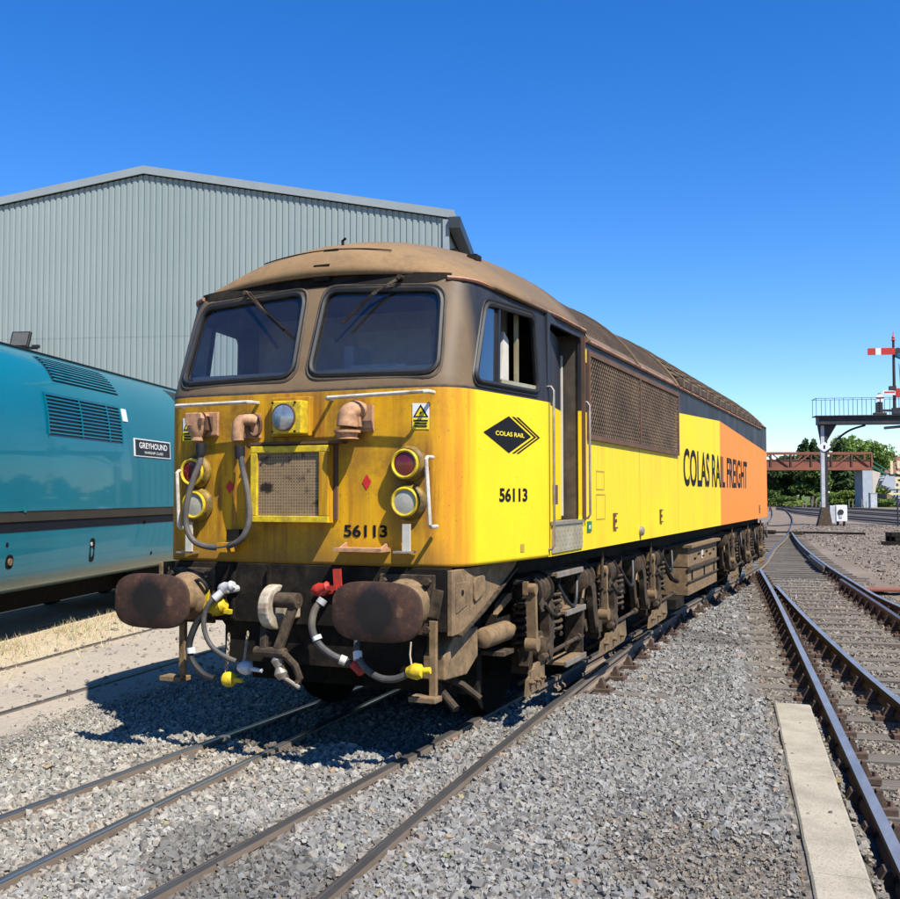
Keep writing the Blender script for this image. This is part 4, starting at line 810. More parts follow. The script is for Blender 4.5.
P = F(283,417,.35); obj('lens', MB().lathe((P[0],.362,P[2]),(0,-1,0),[(.088,0),(.084,.012),(.05,.024),(.01,.03)],24), MAT['headlens'], hb); obj('bezel', MB().tube([(P[0]+math.cos(t)*.09,.356,P[2]+math.sin(t)*.09) for t in np.linspace(0,2*math.pi,24,endpoint=False)],.008,6,True), MAT['rust'], hb)
for dx,dz in ((-.09,-.1),(.09,-.1),(-.09,.1),(.09,.1)): obj('screw', MB().cyl((P[0]+dx,.362,P[2]+dz),(P[0]+dx,.352,P[2]+dz),.009,n=6), MAT['grease'], hb)
# radiator style grille box
A = F(251,522,.42); B = F(328,445,.42); bx = obj('horn_grille', MB().box(A[0],B[0],.44,.52,A[2],B[2]), MAT['livery'], LO, 0)
def perfmat():
    t = NT('perforated_plate'); q = t.n('ShaderNodeTexVoronoi'); q.inputs['Scale'].default_value = 47; q.inputs['Randomness'].default_value = .05; t.l(t.coord(), q.inputs['Vector'])
    n1 = t.noise(4,6,.7); c = t.mix(t.mr(n1,.3,.7), (.24,.16,.085), (.34,.24,.13)); c = t.mix(t.mr(q.outputs['Distance'],.30,.42,.9,0), c, (.035,.026,.018)); x,y,z = t.xyz(); ds = t.math('SQRT', t.math('ADD', t.math('POWER', t.math('ADD',x,.20), 2.0), t.math('POWER', t.math('MULTIPLY', t.math('SUBTRACT',z,1.83), 1.5), 2.0))); c = t.mix(t.mr(t.math('MULTIPLY_ADD', t.noise(30,5,.7), .12, ds), .10,.13,.95,0), c, (.012,.010,.009)); b_ = t.noise(7,6,.65); c = t.mix(t.mr(b_,.55,.66,0,.85), c, (.02,.015,.012)); return t.fin(c,.8,0,.2)
obj('perforated_plate', MB().box(A[0]+.04,B[0]-.06,.432,.441,A[2]+.04,B[2]-.04), perfmat(), bx, 0)
for (x0,x1,z0,z1) in ((A[0],B[0],A[2],A[2]+.045),(A[0],B[0],B[2]-.045,B[2]),(A[0],A[0]+.045,A[2]+.046,B[2]-.046),(B[0]-.065,B[0],A[2]+.046,B[2]-.046)): obj('grille_frame', MB().box(x0-.004,x1+.004,.412,.439,z0,z1), MAT['yel'] if x0 != B[0]-.065 else MAT['livery'], bx, 0, .004)
obj('drip_strip', MB().box(A[0]-.02,B[0]+.10,.43,.515,B[2]+.012,B[2]+.03), MAT['rust'], bx, 0); obj('back_plate', MB().box(B[0]+.005,B[0]+.03,.49,.519,A[2]+.02,B[2]+.01), MAT['rust'], bx, 0)
# jumper sockets
def socket(px,py,kind):
    P = F(px,py,.46); x,z = P[0],P[2]; n0 = len(col.objects)
    s = obj('jumper_socket', MB().box(x-.02,x+.13,.49,.518,z-.10,z+.11), MAT['salmon'], LO, 0, .006)
    if kind == 'box':
        obj('cover', MB().prism([(x-.12,z+.02),(x-.12,z+.10),(x+.04,z+.10),(x+.06,z+.05),(x+.04,z-.02),(x-.10,z-.02)],'y',.36,.49), MAT['salmon'], s, 0, .01); obj('spout', MB().lathe((x-.03,.42,z-.01),(0,0,-1),[(.085,0),(.075,.05),(.05,.10),(.055,.13)],14), MAT['salmon'], s); obj('latch', MB().box(x+.058,x+.082,.40,.49,z-.05,z+.07).box(x+.03,x+.06,.352,.37,z-.01,z+.05), MAT['rust'], s, 0)
    elif kind == 'elbow':
        obj('elbow', MB().tube(spline([(x+.08,.50,z+.05),(x+.02,.44,z+.06),(x-.02,.41,z+.03),(x-.03,.40,z-.06),(x-.03,.40,z-.12)],4),.052,12), MAT['salmon'], s); obj('clamp', MB().tube([(x+.085+.06*math.cos(t),.485,z+.01+.09*math.sin(t)) for t in np.linspace(0,2*math.pi,16,endpoint=False)],.012,6,True).box(x-.005,x+.02,.40,.44,z-.10,z-.06), MAT['rust'], s, 0)
    else:
        obj('bell', MB().tube(spline([(x+.05,.50,z+.07),(x,.44,z+.08),(x-.04,.40,z+.04),(x-.05,.39,z-.06)],4),[.05,.06,.065,.07,.075,.08,.08,.08,.085,.085,.085,.09,.09],14), MAT['salmon'], s); obj('lid', MB().lathe((x-.05,.39,z-.09),(0,0,-1),[(.11,0),(.11,.02),(.09,.025),(.08,.06),(.10,.07)],14), MAT['salmon'], s); obj('hinge', MB().box(x+.015,x+.13,.470,.489,z-.07,z+.12).box(x+.03,x+.05,.40,.47,z-.06,z+.02), MAT['salmon'], s, 0)
socket(203,425,'box'); socket(245,427,'elbow'); socket(357,420,'bell')
for o in col.objects:
    if o.name.startswith('jumper_socket'):
        P = F(*{0:(203,424),1:(245,425),2:(357,417)}[0 if o.name == 'jumper_socket' else int(o.name[-3:])],.515); k = .84; o.scale = (k,k,k); o.location = tuple(P*(1-k))
pts = [F(*q,y) for q,y in (((201,447),.42),((200,462),.41),((193,480),.38),((187,503),.36),((186,525),.37),((194,541),.38),((210,547),.38),((228,546),.38),((242,538),.38),((249,520),.40),((248,495),.41),((243,470),.41),((240,450),.41))]
cb = obj('jumper_cable', MB().tube(spline(pts,6),.022,10), MAT['rubber'], LO)
for q in ((201,449),(240,452)): P = F(*q,.415); obj('cable_gland', MB().lathe(tuple(P+np.array([0,0,.04])),(0,0,-1),[(.036,0),(.036,.06),(.03,.09)],12), MAT['rubber_blk'], cb)
P = F(223,547,.38); obj('cable_clip', MB().box(P[0]-.04,P[0]+.04,.36,.51,P[2]-.035,P[2]+.03), MAT['livery'], cb, 0); P = F(233,538,.45); obj('clip_bracket', MB().box(P[0]-.05,P[0]+.06,.44,.515,P[2]-.02,P[2]+.06), MAT['grease'], cb, 0)
# marks on the front
def fmark(name, pts, m, off=.004, par=LO):
    q = [(F(px,py,.514)[0],F(px,py,.514)[2]) for px,py in pts]; return obj(name, panel(q,[],lambda s,z: cmap(s,z,off),.2), m, par, 0)
fmark('red_diamond',[(367,474),(371.5,482),(367,490),(362.5,482)],MAT['rvinyl']); fmark('red_diamond',[(230,480),(234,487),(230,494),(226,487)],MAT['rvinyl'])
A = F(344,537,.51); B = F(387,525,.51); 
for q_ in split_mb(text_mb('56113', lambda u,v: cmap(A[0]+u,A[2]+v,.004), B[0]-A[0], B[2]-A[2], .028)): obj('digit', q_, MAT['vinyl'], LO, 0)
for q in ((412,403,428,429),(181,418,194,441)):
    x0,y0,x1,y1 = q; ym = y0+(y1-y0)*.58
    w = fmark('warning_notice',[(x0,y1),(x1,y1),(x1,y0),(x0,y0)],MAT['white_sticker']); fmark('yellow_panel',[(x0,y1),(x1,y1),(x1,ym),(x0,ym)],MAT['yvinyl'],.006,w)
    xm = (x0+x1)/2; hw = (x1-x0)/2; fmark('triangle',[(xm-hw*.92,ym-1),(xm+hw*.92,ym-1),(xm,y0+1)],MAT['vinyl'],.006,w); fmark('triangle_face',[(xm-hw*.62,ym-2.2),(xm+hw*.62,ym-2.2),(xm,y0+4.2)],MAT['yvinyl'],.008,w); fmark('bolt',[(xm-.4,ym-3),(xm+1.6,y0+8.5),(xm+.2,y0+9),(xm+1.4,y0+6),(xm-1.4,y0+10.5),(xm,y0+10.2)],MAT['vinyl'],.010,w)
    for k in range(3):
        yy = ym+1.6+k*2.8; wd = hw*(.75 if k else .85); fmark('text_line',[(xm-wd,yy+1.5),(xm+wd,yy+1.5),(xm+wd,yy),(xm-wd,yy)],MAT['vinyl'],.008,w)
# footstep and lamp irons
A = F(339,549,.46); B = F(387,547,.46); fs_ = obj('foot_step', MB().box(A[0],B[0],.37,.515,A[2]-.012,A[2]+.012), MAT['salmon'], LO, 0); obj('step_bracket', MB().prism([(.515,A[2]+.045),(.515,A[2]),(.39,A[2])],'x',A[0]+.02,A[0]+.035), MAT['salmon'], fs_, 0); obj('step_bracket', MB().prism([(.515,A[2]+.045),(.515,A[2]),(.39,A[2])],'x',B[0]-.035,B[0]-.02), MAT['salmon'], fs_, 0)
for px in (407,190):
    P = F(px,524 if px > 300 else 522,.47); Q = F(px,551,.47); o_ = obj('lamp_iron', MB().box(P[0]-.028,P[0]+.028,.455,.47,Q[2],P[2]), MAT['cream_int'], LO, 0); obj('iron_foot', MB().box(Q[0]-.07,Q[0]+.05,.40,.515,Q[2]-.012,Q[2]), MAT['steelwear'], o_, 0)
# wipers
def wiper(base, mid, tip, yb, ym, yt, drop=None):
    A,Bm,T = F(*base,yb),F(*mid,ym),F(*tip,yt); o_ = obj('wiper', MB().cyl(A+np.array([0,.05,.0]),A-np.array([0,.02,0]),.018,n=8).bar(A,Bm,.012,.016).bar(A+np.array([.03,0,.005]),Bm,.007,.009), MAT['dust'], LO, 0)
    obj('wiper_blade', MB().bar(Bm+(Bm-T)*.18,T,.012,.02), MAT['grease'], o_, 0)
wiper((400,277),(372,294),(343,323),.74,.68,.60); wiper((246,293),(267,314),(284,330),.74,.66,.59,1)
# ------------------------------------------------------------ buffer beam, buffers, coupling, hoses
BY = .50
bb = obj('buffer_beam', MB().box(-1.04,1.14,BY,.60,.88,1.296), MAT['grease'], LO, 0, .006)
obj('lower_beam', MB().box(-.62,.95,BY+.05,.60,.60,.879), MAT['grease'], bb, 0); obj('beam_rib', MB().box(-.22,-.20,BY-.03,BY+.01,.9,1.28), MAT['grease'], bb, 0); obj('beam_rib', MB().box(-.52,-.50,BY-.03,BY+.01,.9,1.28), MAT['grease'], bb, 0)
obj('under_casing', MB().prism([(.62,.98),(1.0,.62),(2.0,.62),(2.0,.98)],'x',-.8,.8), MAT['grease'], bb, 0)
def buffmat():
    t = NT('greasy_rusty_buffer'); x,y,z = t.xyz(); n1 = t.noise(9,7,.75); n2 = t.noise(40,5,.7); c = t.mix(t.mr(n1,.3,.7), (.022,.016,.013), (.105,.045,.026)); c = t.mix(t.mr(n1,.58,.70,0,.7), c, (.23,.14,.075)); c = t.mix(t.mr(n2,.62,.72,0,.6), c, (.28,.17,.09))
    rr = t.math('SQRT', t.math('ADD', t.math('MULTIPLY',x,x), t.math('MULTIPLY',z,z))); g = t.mr(t.math('MULTIPLY_ADD',n1,.10,rr), .17,.235,1,0); c = t.mix(t.math('MULTIPLY',g,.92), c, (.010,.010,.010)); t.bump(t.math('ADD',n1,t.math('MULTIPLY',n2,.5)),.35,.006); return t.fin(c, t.mr(g,0,1,.7,.45), 0, .3)
MAT['buff'] = buffmat()
def bufferhead():
    mb = MB(); N = 40; vs = []
    lay = [(.03,.90),(.03,.98),(.012,1.0),(-.004,.985),(-.010,.93),(-.020,.6),(-.024,.3),(-.025,.02)]
    for (y,k) in lay:
        for i in range(N):
            t = 2*math.pi*i/N; c,s_ = math.cos(t),math.sin(t); e = 2/3.1
            vs.append((math.copysign(abs(c)**e,c)*.315*k, y+.012*(abs(c)**2)*(1 if y < .02 else 0)*k*k, math.copysign(abs(s_)**e,s_)*.188*k))
    fs = [(j*N+i,j*N+(i+1)%N,(j+1)*N+(i+1)%N,(j+1)*N+i) for j in range(len(lay)-1) for i in range(N)]+[tuple(range(N)),tuple(range((len(lay)-1)*N,len(lay)*N))]
    return mb.add(vs,fs)
BH = mesh_of('head', bufferhead(), MAT['buff'], 40)
for bx_ in (.865,-.865):
    b = obj('buffer', MB().lathe((bx_,.05,1.055),(0,1,0),[(.105,0),(.105,.17),(.135,.175),(.14,.32),(.17,.36),(.175,.43)],24), MAT['dust_lt'], LO, 30)
    link('head', BH, b, (bx_,.02,1.055)); fl = obj('flange', MB().box(bx_-.20,bx_+.20,BY-.03,BY,.86,1.255), MAT['dust'], b, 0, .006)
    for dx in (-.16,.16):
        for dz in (-.155,.155): obj('bolt', MB().cyl((bx_+dx,BY-.07,1.057+dz),(bx_+dx,BY-.02,1.057+dz),.024,n=6), MAT['dust'], b)
# drawhook and screw coupling
arc = [(.235+.150*math.cos(t),1.03+.150*math.sin(t)) for t in np.linspace(R(70),R(300),18)]+[(.235+.075*math.cos(t),1.045+.085*math.sin(t)) for t in np.linspace(R(300),R(80),16)]
hk = obj('drawhook', MB().prism(arc,'x',-.045,.035).box(-.045,.035,.30,.52,.93,1.03), MAT['hook'], LO, 0, .012)
obj('hook_pin', MB().cyl((.02,.21,1.08),(.20,.21,1.08),.052,n=18), MAT['dust'], hk)
cp = obj('screw_coupling', MB().bar((.175,.21,1.08),(.08,.15,.76),.065,.04,(0,1,0)).bar((-.06,.21,.98),(-.03,.15,.76),.05,.04,(0,1,0)).cyl((-.10,.15,.74),(.14,.15,.74),.035,n=12), MAT['dust'], LO, 0, .008)
obj('link', MB().tube([(.12,.15,.74),(.20,.17,.66),(.23,.18,.58),(.20,.18,.53),(.14,.18,.55),(.10,.16,.66)],.026,8), MAT['dust'], cp); obj('screw_handle', MB().lathe((.06,.16,.72),(.35,0,-1),[(.03,0),(.045,.03),(.03,.08),(.05,.12),(.03,.16)],10).cyl((.08,.16,.60),(.24,.16,.52),.014,n=8), MAT['steelwear'], cp)
# hoses
def hose(name, pts, r, m, y=None):
    P = [F(*q[:2],q[2]) for q in pts]; return obj(name, MB().tube(spline(P,6),r*.86,10), MAT[m], LO), P
def collar(par, px, py, y, px2, py2, y2, r, m, nm='collar'): obj(nm, MB().cyl(F(px,py,y),F(px2,py2,y2),r,n=12), MAT[m], par)
def cock(par, px, py, y, m, rot=0, s=1.0):
    P = F(px,py,y); c = obj('cock', MB().lathe(tuple(P+np.array([-.06*s,0,0])),(1,0,.3),[(.02*s,0),(.034*s,.02*s),(.038*s,.05*s),(.028*s,.08*s),(.034*s,.10*s),(.022*s,.12*s)],12).cyl(P,P+np.array([0,.12,0]),.024*s,n=10), MAT[m], par); return P
h,P = hose('brake_hose', [(321,601,.33),(314,612,.30),(312,628,.27),(318,643,.27),(330,654,.29),(345,661,.33),(352,664,.38)], .029, 'rubber'); cock(h,322,592,.36,'red',s=1.2)
p1 = F(338,588,.34); p2 = F(337,569,.34); obj('handle', MB().bar(p1,p2,.055,.02,(0,1,0)).bar(F(328,588,.35),p1,.04,.03), MAT['red'], h, 0); collar(h,316,636,.27,317.6,640,.27,.033,'white_sticker','band'); collar(h,340,659,.315,346,661.5,.33,.032,'cream_int'); collar(h,323.5,599,.34,320,604,.325,.034,'silver')
h,P = hose('air_hose', [(357,640,.40),(358,656,.36),(366,669,.32),(380,678,.30),(395,679,.30),(408,674,.31)], .027, 'rubber'); collar(h,357.5,652,.37,358,660,.35,.031,'white_sticker','band')
pe = F(414,672,.31); obj('coupling_head', MB().lathe(tuple(pe-np.array([.05,0,.005])),(1,.1,.12),[(.03,0),(.045,.03),(.055,.06),(.045,.10),(.022,.11),(.022,.16)],12), MAT['yel'], h); obj('chain', MB().tube([F(411,642,.36),F(410,655,.34),F(412,668,.32)],.007,5), MAT['hook'], h); collar(h,354,664,.37,362,672,.35,.034,'red','tag')
h,P = hose('air_hose', [(222,594,.34),(212,600,.30),(205,612,.28),(204,628,.27),(210,644,.27),(222,655,.28),(240,663,.30)], .021, 'rubber'); cock(h,227,590,.38,'silver',s=1.1); obj('handle', MB().bar(F(224,586,.36),F(229,584,.36),.012,.012).bar(F(228.5,586,.36),F(228.5,592,.36),.014,.014), MAT['silver'], h, 0)
pe = F(246,667,.30); obj('coupling_head', MB().lathe(tuple(pe-np.array([.06,0,.0])),(1,.1,-.12),[(.028,0),(.045,.03),(.05,.06),(.04,.09),(.016,.10),(.014,.18)],12), MAT['silver'], h); collar(h,222,592,.345,214,599,.31,.028,'silver')
h,P = hose('brake_hose', [(212,612,.36),(199,620,.33),(192,634,.30),(189,648,.29),(193,662,.29),(203,674,.29),(214,679,.30)], .028, 'rubber_blk'); cock(h,216,611,.38,'yel',s=1.5); collar(h,191,647.5,.29,191.5,653,.29,.032,'white_sticker','band'); obj('handle', MB().bar(F(225,611,.36),F(231,612,.36),.035,.03), MAT['yel'], h, 0)
pe = F(228,679,.30); obj('coupling_head', MB().lathe(tuple(pe-np.array([.05,0,.0])),(1,.1,-.05),[(.02,0),(.045,.02),(.055,.06),(.045,.09),(.018,.10),(.015,.16)],12), MAT['yel'], h)
def chain(par, a, b):
    A,B = F(*a), F(*b); n = 9
    for k in range(n):
        c = A+(B-A)*(k+.5)/n; l = np.linalg.norm(B-A)/n*.72; ax = np.array([1,0,0]) if k%2 else np.array([0,1,0])
        obj('chain_link', MB().tube([c+ax*math.cos(t)*l*.42+np.array([0,0,1])*math.sin(t)*l for t in np.linspace(0,2*math.pi,10,endpoint=False)],.0045,5,True), MAT['hook'], par)
chain(h,(229,634,.33),(226,674,.31)); chain(h,(248,632,.34),(244,662,.31))
obj('tag', MB().bar(F(206,590,.42),F(205,607,.42),.05,.02,(0,1,0)), MAT['yel'], h, 0); obj('pipe_loop', MB().tube(spline([F(188,584,.42),F(200,580,.38),F(207,588,.40),F(205,598,.44)],5),.012,7), MAT['rubber_blk'], LO)
# guard irons / steps at the beam ends
for sx in (1,-1):
    x = 1.06*sx if sx > 0 else -.93
    gi = obj('guard_iron', MB().bar((x,.47,.96),(x,.47,.46),.05,.035,(0,1,0)).box(x-.14,x+.05,.38,.50,.44,.475), MAT['dust_lt'], LO, 0, .004)
    obj('knee', MB().bar((x,.47,.98),(x+.03*sx,.48,1.16),.07,.03,(0,1,0)), MAT['dust'], gi, 0)
# side frame plate behind the buffer
for sx in (1,-1):
    poly = [(.50,1.285),(.50,.86),(.66,.86),(1.05,.985),(1.72,1.23),(1.80,1.285)]
    pl = obj('frame_plate', MB().prism(poly,'x',sx*1.145,sx*1.18), MAT['dust_lt'], LO, 0, .004)
    if sx > 0:
        obj('plate_boss', MB().prism(rquad([(.86,1.04),(1.06,1.10),(1.06,1.23),(.86,1.21)],.05,4),'x',1.179,1.197), MAT['dust_lt'], pl, 0, .004); obj('plate_boss', MB().prism([(.56,1.00),(.76,1.04),(.76,1.20),(.56,1.20)],'x',1.179,1.187), MAT['dust_lt'], pl, 0, .004); obj('plate_edge', MB().bar((1.17,.62,.848),(1.17,1.05,.975),.06,.014).bar((1.17,1.05,.975),(1.17,1.74,1.225),.06,.014), MAT['dust'], pl, 0); obj('plate_hole', MB().cyl((1.18,.66,1.13),(1.191,.66,1.13),.02,n=10), MAT['dark'], pl)
# sand box and pipes by the first axle
bx = obj('sand_box', MB().prism([(.56,.56),(.56,.72),(.74,.845),(1.16,.845),(1.16,.64),(.95,.54)],'x',.80,1.10), MAT['dust_lt'], LO, 0, .008); obj('lid', MB().prism([(.80,.847),(.80,.868),(1.14,.868),(1.14,.847)],'x',.84,1.08), MAT['dust_lt'], bx, 0, .004)
obj('sand_pipe', MB().cyl((.92,.74,.54),(1.14,.66,.36),.028,n=10), MAT['dust'], LO); obj('sand_pipe', MB().tube([(.95,.9,.52),(1.08,.93,.47),(1.20,.95,.38)],.024,8), MAT['dust'], LO)
obj('air_reservoir', MB().lathe((1.12,1.18,.755),(0,1,0),[(.03,0),(.07,.02),(.075,.06),(.075,.50),(.06,.55),(.035,.57),(.035,.64)],16), MAT['dust_lt'], LO)
obj('pipe_bracket', MB().box(1.02,1.20,1.42,1.64,.60,.63), MAT['dust'], LO, 0)
# ------------------------------------------------------------ bogies
MAT['wheel'] = simple('black_oily_wheel',(.008,.008,.007),.9,var=.4,scale=6,spec=.04)  # black lowered to paint the deep shade around the wheels
MAT['plate'] = simple('dusty_guard_plate',(.27,.18,.095),.85,var=.3,scale=6,dirt=(.07,.05,.032),amt=.42,dscale=8,spec=.2)
AX = [2.30,4.45,6.60]
WH = mesh_of('wheel', MB().lathe((0,0,0),(1,0,0),[(.572,-.07),(.572,-.045),(.545,-.035),(.540,.06),(.50,.062),(.46,.045),(.24,.02),(.20,.07),(.10,.08)],36), MAT['wheel'], 30)
DRUM = mesh_of('brake_cylinder', MB().lathe((0,-.16,0),(0,1,0),[(.05,-.03),(.05,.0),(.085,.0),(.085,-.015),(.105,-.015),(.105,.02),(.135,.02),(.135,.06),(.112,.065),(.112,.14),(.130,.145),(.130,.175),(.115,.18),(.115,.24),(.13,.245),(.13,.28),(.07,.30)],22), MAT['dust'], 30)
def ribbon(path, w, x0, x1):
    P = [np.array(q) for q in spline([(a,b,0) for a,b in path],5)]; L = []; Rr = []
    for i,q in enumerate(P):
        d = P[min(i+1,len(P)-1)]-P[max(i-1,0)]; d /= np.linalg.norm(d); n = np.array([-d[1],d[0],0]); ww = w*(1+.35*math.sin(math.pi*i/(len(P)-1))); L.append((q+n*ww/2)[:2]); Rr.append((q-n*ww/2)[:2])
    m = len(L); mb = MB(); vs = [(x,q[0],q[1]) for x in (x0,x1) for q in L+Rr]
    fs = []
    for i in range(m-1): fs += [(i,i+1,m+i+1,m+i),(2*m+i,3*m+i,3*m+i+1,2*m+i+1),(i,2*m+i,2*m+i+1,i+1),(m+i,m+i+1,3*m+i+1,3*m+i)]
    fs += [(0,m,3*m,2*m),(m-1,3*m-1,4*m-1,2*m-1)]; return mb.add(vs,fs)
LINK = mesh_of('hanger_link', MB().bar((0,0,.49),(0,.03,.02),.045,.075,(1,0,0)).cyl((-.05,0,.46),(.04,0,.46),.045,n=12).cyl((-.05,.03,.04),(.045,.03,.04),.055,n=12).bar((-.035,-.03,.42),(-.035,-.03,.52),.03,.04), MAT['dust_lt'], 30)
CARM = mesh_of('equalising_arm', ribbon([(-.20,.46),(-.05,.50),(.08,.44),(.11,.28),(.10,.12),(.0,.02)],.10,-.04,.04).cyl((-.07,-.02,.08),(.06,-.02,.08),.10,n=16).cyl((.06,-.02,.08),(.08,-.02,.08),.06,n=16).cyl((-.05,-.20,.46),(.06,-.20,.46),.05,n=12), MAT['dust'], 30)
LEV = mesh_of('brake_lever', ribbon([(-.10,.46),(-.03,.36),(.0,.22),(.06,.08),(.12,.0)],.10,-.025,.03).cyl((-.04,.10,.03),(.045,.10,.03),.06,n=12), MAT['dust'], 30)
PLATE = mesh_of('guard_plate', MB().prism([(-.52,-.02),(-.46,.10),(-.30,.12),(-.28,.16),(-.10,.16),(.0,.20),(.30,.20),(.32,.24),(.48,.22),(.52,.05),(.40,.0)],'x',-.012,.012), MAT['plate'], 0)
AXB = mesh_of('axlebox', MB().box(-.08,.06,-.19,.19,-.18,.20).lathe((.06,0,0),(1,0,0),[(.14,0),(.14,.05),(.11,.06),(.04,.065)],18).box(.02,.10,-.30,-.19,-.10,.06).box(.02,.10,.19,.30,-.10,.06), MAT['dust'], 30)
FINS = mesh_of('spring_pot', MB().lathe((0,0,0),(0,0,1),[(.07,0),(.07,.03),(.095,.035),(.095,.055),(.07,.06),(.07,.08),(.095,.085),(.095,.105),(.07,.11),(.07,.13),(.095,.135),(.095,.155),(.06,.16)],14), MAT['dust'], 30)
HOSE = mesh_of('brake_pipe', MB().tube(spline([(0,-.2,.1),(.03,-.05,.0),(.02,.1,.04),(.0,.2,.14)],5),.018,7), MAT['grease'], 30)
ROD = mesh_of('brake_rod', MB().cyl((0,0,0),(.0,.03,.52),.016,n=8).cyl((0,0,.18),(0,0,.24),.03,n=8), MAT['dust'], 30)
COIL = mesh_of('coil_spring', MB().tube([(.075*math.cos(t),.075*math.sin(t),.34*t/(2*math.pi*6)) for t in np.linspace(0,2*math.pi*6,73)],.016,6), MAT['dust'], 40)
CORE = mesh_of('spring_core', MB().cyl((0,0,0),(0,0,.34),.045,n=10), MAT['grease'], 30)
PULL = mesh_of('pull_rod', MB().cyl((0,-.55,0),(0,.55,.03),.018,n=8).cyl((0,-.57,-.0),(0,-.45,.0),.03,n=8).cyl((0,.45,.03),(0,.57,.03),.03,n=8), MAT['dust'], 30)
BOLT = mesh_of('bolt', MB().cyl((0,0,0),(.03,0,0),.022,n=6).cyl((.03,0,0),(.045,0,0),.012,n=8), MAT['dust_lt'], 0)
RING = mesh_of('clamp_ring', MB().tube([(0.0+.128*math.cos(t),0,.128*math.sin(t)) for t in np.linspace(0,2*math.pi,24,endpoint=False)],.022,8,True), MAT['grease'], 30)
LOOP = mesh_of('sagging_hose', MB().tube(spline([(0,-.3,.12),(.04,-.18,-.02),(.05,0,-.09),(.03,.16,-.03),(0,.28,.15)],5),.015,7), MAT['rubber_blk'], 30)
def bogie(off, first):
    ys = [a+off for a in AX]
    fr = obj('bogie_frame', MB().prism([(ys[0]-.75,.72),(ys[0]-.75,.88),(ys[0]-.4,.98),(ys[2]+.5,.98),(ys[2]+.8,.86),(ys[2]+.8,.72),(ys[2]+.3,.80),(ys[1]+.8,.66),(ys[1]+.3,.80),(ys[1]-.3,.80),(ys[1]-.8,.66),(ys[0]+.3,.80)],'x',.98,1.10).prism([(ys[0]-.75,.72),(ys[0]-.75,.98),(ys[2]+.8,.98),(ys[2]+.8,.72)],'x',-1.10,-.98).box(-.98,.98,ys[0]+.7,ys[0]+1.2,.70,.95).box(-.98,.98,ys[1]+.9,ys[1]+1.4,.70,.95), MAT['grease'], LO, 0)
    for k,y in enumerate(ys):
        for sx in (1,-1):
            link('wheel', WH, fr, (sx*.73,y,.54), (0,0,0) if sx > 0 else (0,0,math.pi)); link('axlebox', AXB, fr, (sx*1.09,y,.54), (0,0,0) if sx > 0 else (0,0,math.pi))
        obj('axle', MB().cyl((-1.0,y,.54),(1.0,y,.54),.09,n=14), MAT['grease'], fr)
        link('hanger_link', LINK, fr, (1.285,y-.50,.60)); link('equalising_arm', CARM, fr, (1.22,y-.02,.46)); link('brake_cylinder', DRUM, fr, (1.17,y-.17,1.02)); gp = link('guard_plate', PLATE, fr, (1.25,y if k or not first else y-.32,.27)); gp.scale = (1,1,1) if k or not first else (1,.42,1); link('brake_pipe', HOSE, fr, (1.24,y+.15,.80)); link('spring_pot', FINS, fr, (1.15,y+.22,.56))
        link('coil_spring', COIL, fr, (1.20,y+.30,.62)); link('spring_core', CORE, fr, (1.20,y+.30,.62)); link('coil_spring', COIL, fr, (1.16,y-.34,.60)); link('spring_core', CORE, fr, (1.16,y-.34,.60))
        link('pull_rod', PULL, fr, (1.27,y+.35,.50)); link('sagging_hose', LOOP, fr, (1.26,y+.55,.92)); link('clamp_ring', RING, fr, (1.17,y-.335,1.02)); link('clamp_ring', RING, fr, (1.17,y-.02,1.02))
        for a_ in range(6): link('bolt', BOLT, fr, (1.20,y+.10*math.cos(a_*1.047),.54+.10*math.sin(a_*1.047)))
        for dy_ in (-.38,-.05,.25): link('bolt', BOLT, fr, (1.262,y+dy_ if k or not first else y-.32+dy_*.4,.35))
        obj('drum_bracket', MB().box(1.10,1.24,y-.10,y+.30,.845,.875).bar((1.2,y+.28,.86),(1.2,y+.36,1.15),.12,.02), MAT['dust'], fr, 0)
        if k or not first:
            o = link('brake_cylinder', DRUM, fr, (1.15,y-.95,1.02), (0,0,math.pi)); o.scale = (1.05,1.05,1.05); link('brake_lever', LEV, fr, (1.25,y-.78,.52)); link('brake_lever', LEV, fr, (1.16,y-.90,.54)); link('brake_rod', ROD, fr, (1.30,y-.62,.72)); link('brake_pipe', HOSE, fr, (1.27,y-.62,.90), (.6,.2,2.8))
            obj('hanger_strut', MB().bar((1.20,y-.70,.62),(1.20,y-.67,1.06),.05,.04,(1,0,0)).bar((1.22,y-1.0,1.10),(1.18,y-.9,.78),.02,.02).bar((1.24,y-1.06,.84),(1.2,y-.8,1.06),.018,.018), MAT['dust_lt'], fr, 0)
        obj('sand_pipe', MB().tube(spline([(1.05,y+.50,.80),(1.08,y+.58,.5),(1.0,y+.50,.28),(.85,y+.42,.16)],4),.022,7), MAT['dust'], fr)
        obj('brake_block', MB().prism([(y+.56,.30),(y+.66,.35),(y+.70,.60),(y+.62,.74),(y+.585,.55)],'x',.70,.84), MAT['dust'], fr, 0)
    obj('headstock', MB().box(-.98,.98,ys[0]-.86,ys[0]-.76,.30,.86), MAT['grease'], fr, 0)
    if first:
        T = MAT['steelwear']
        st = obj('step_frame', MB().box(1.14,1.17,2.62,2.70,.36,.80).box(1.12,1.16,2.56,2.72,.80,1.10), MAT['dust'], fr, 0); obj('step_side', MB().box(1.14,1.30,3.16,3.19,.36,.78), MAT['dust'], fr, 0)
        for (y0,y1,z) in ((2.36,3.12,1.115),(2.62,3.20,.78),(2.60,3.20,.36)):
            obj('step_tread', MB().box(1.13,1.30,y0,y1,z,z+.03), MAT['dust_lt'], fr, 0, .004); obj('tread_lip', MB().box(1.302,1.325,y0,y1,z-.012,z+.034), T, fr, 0, .004)
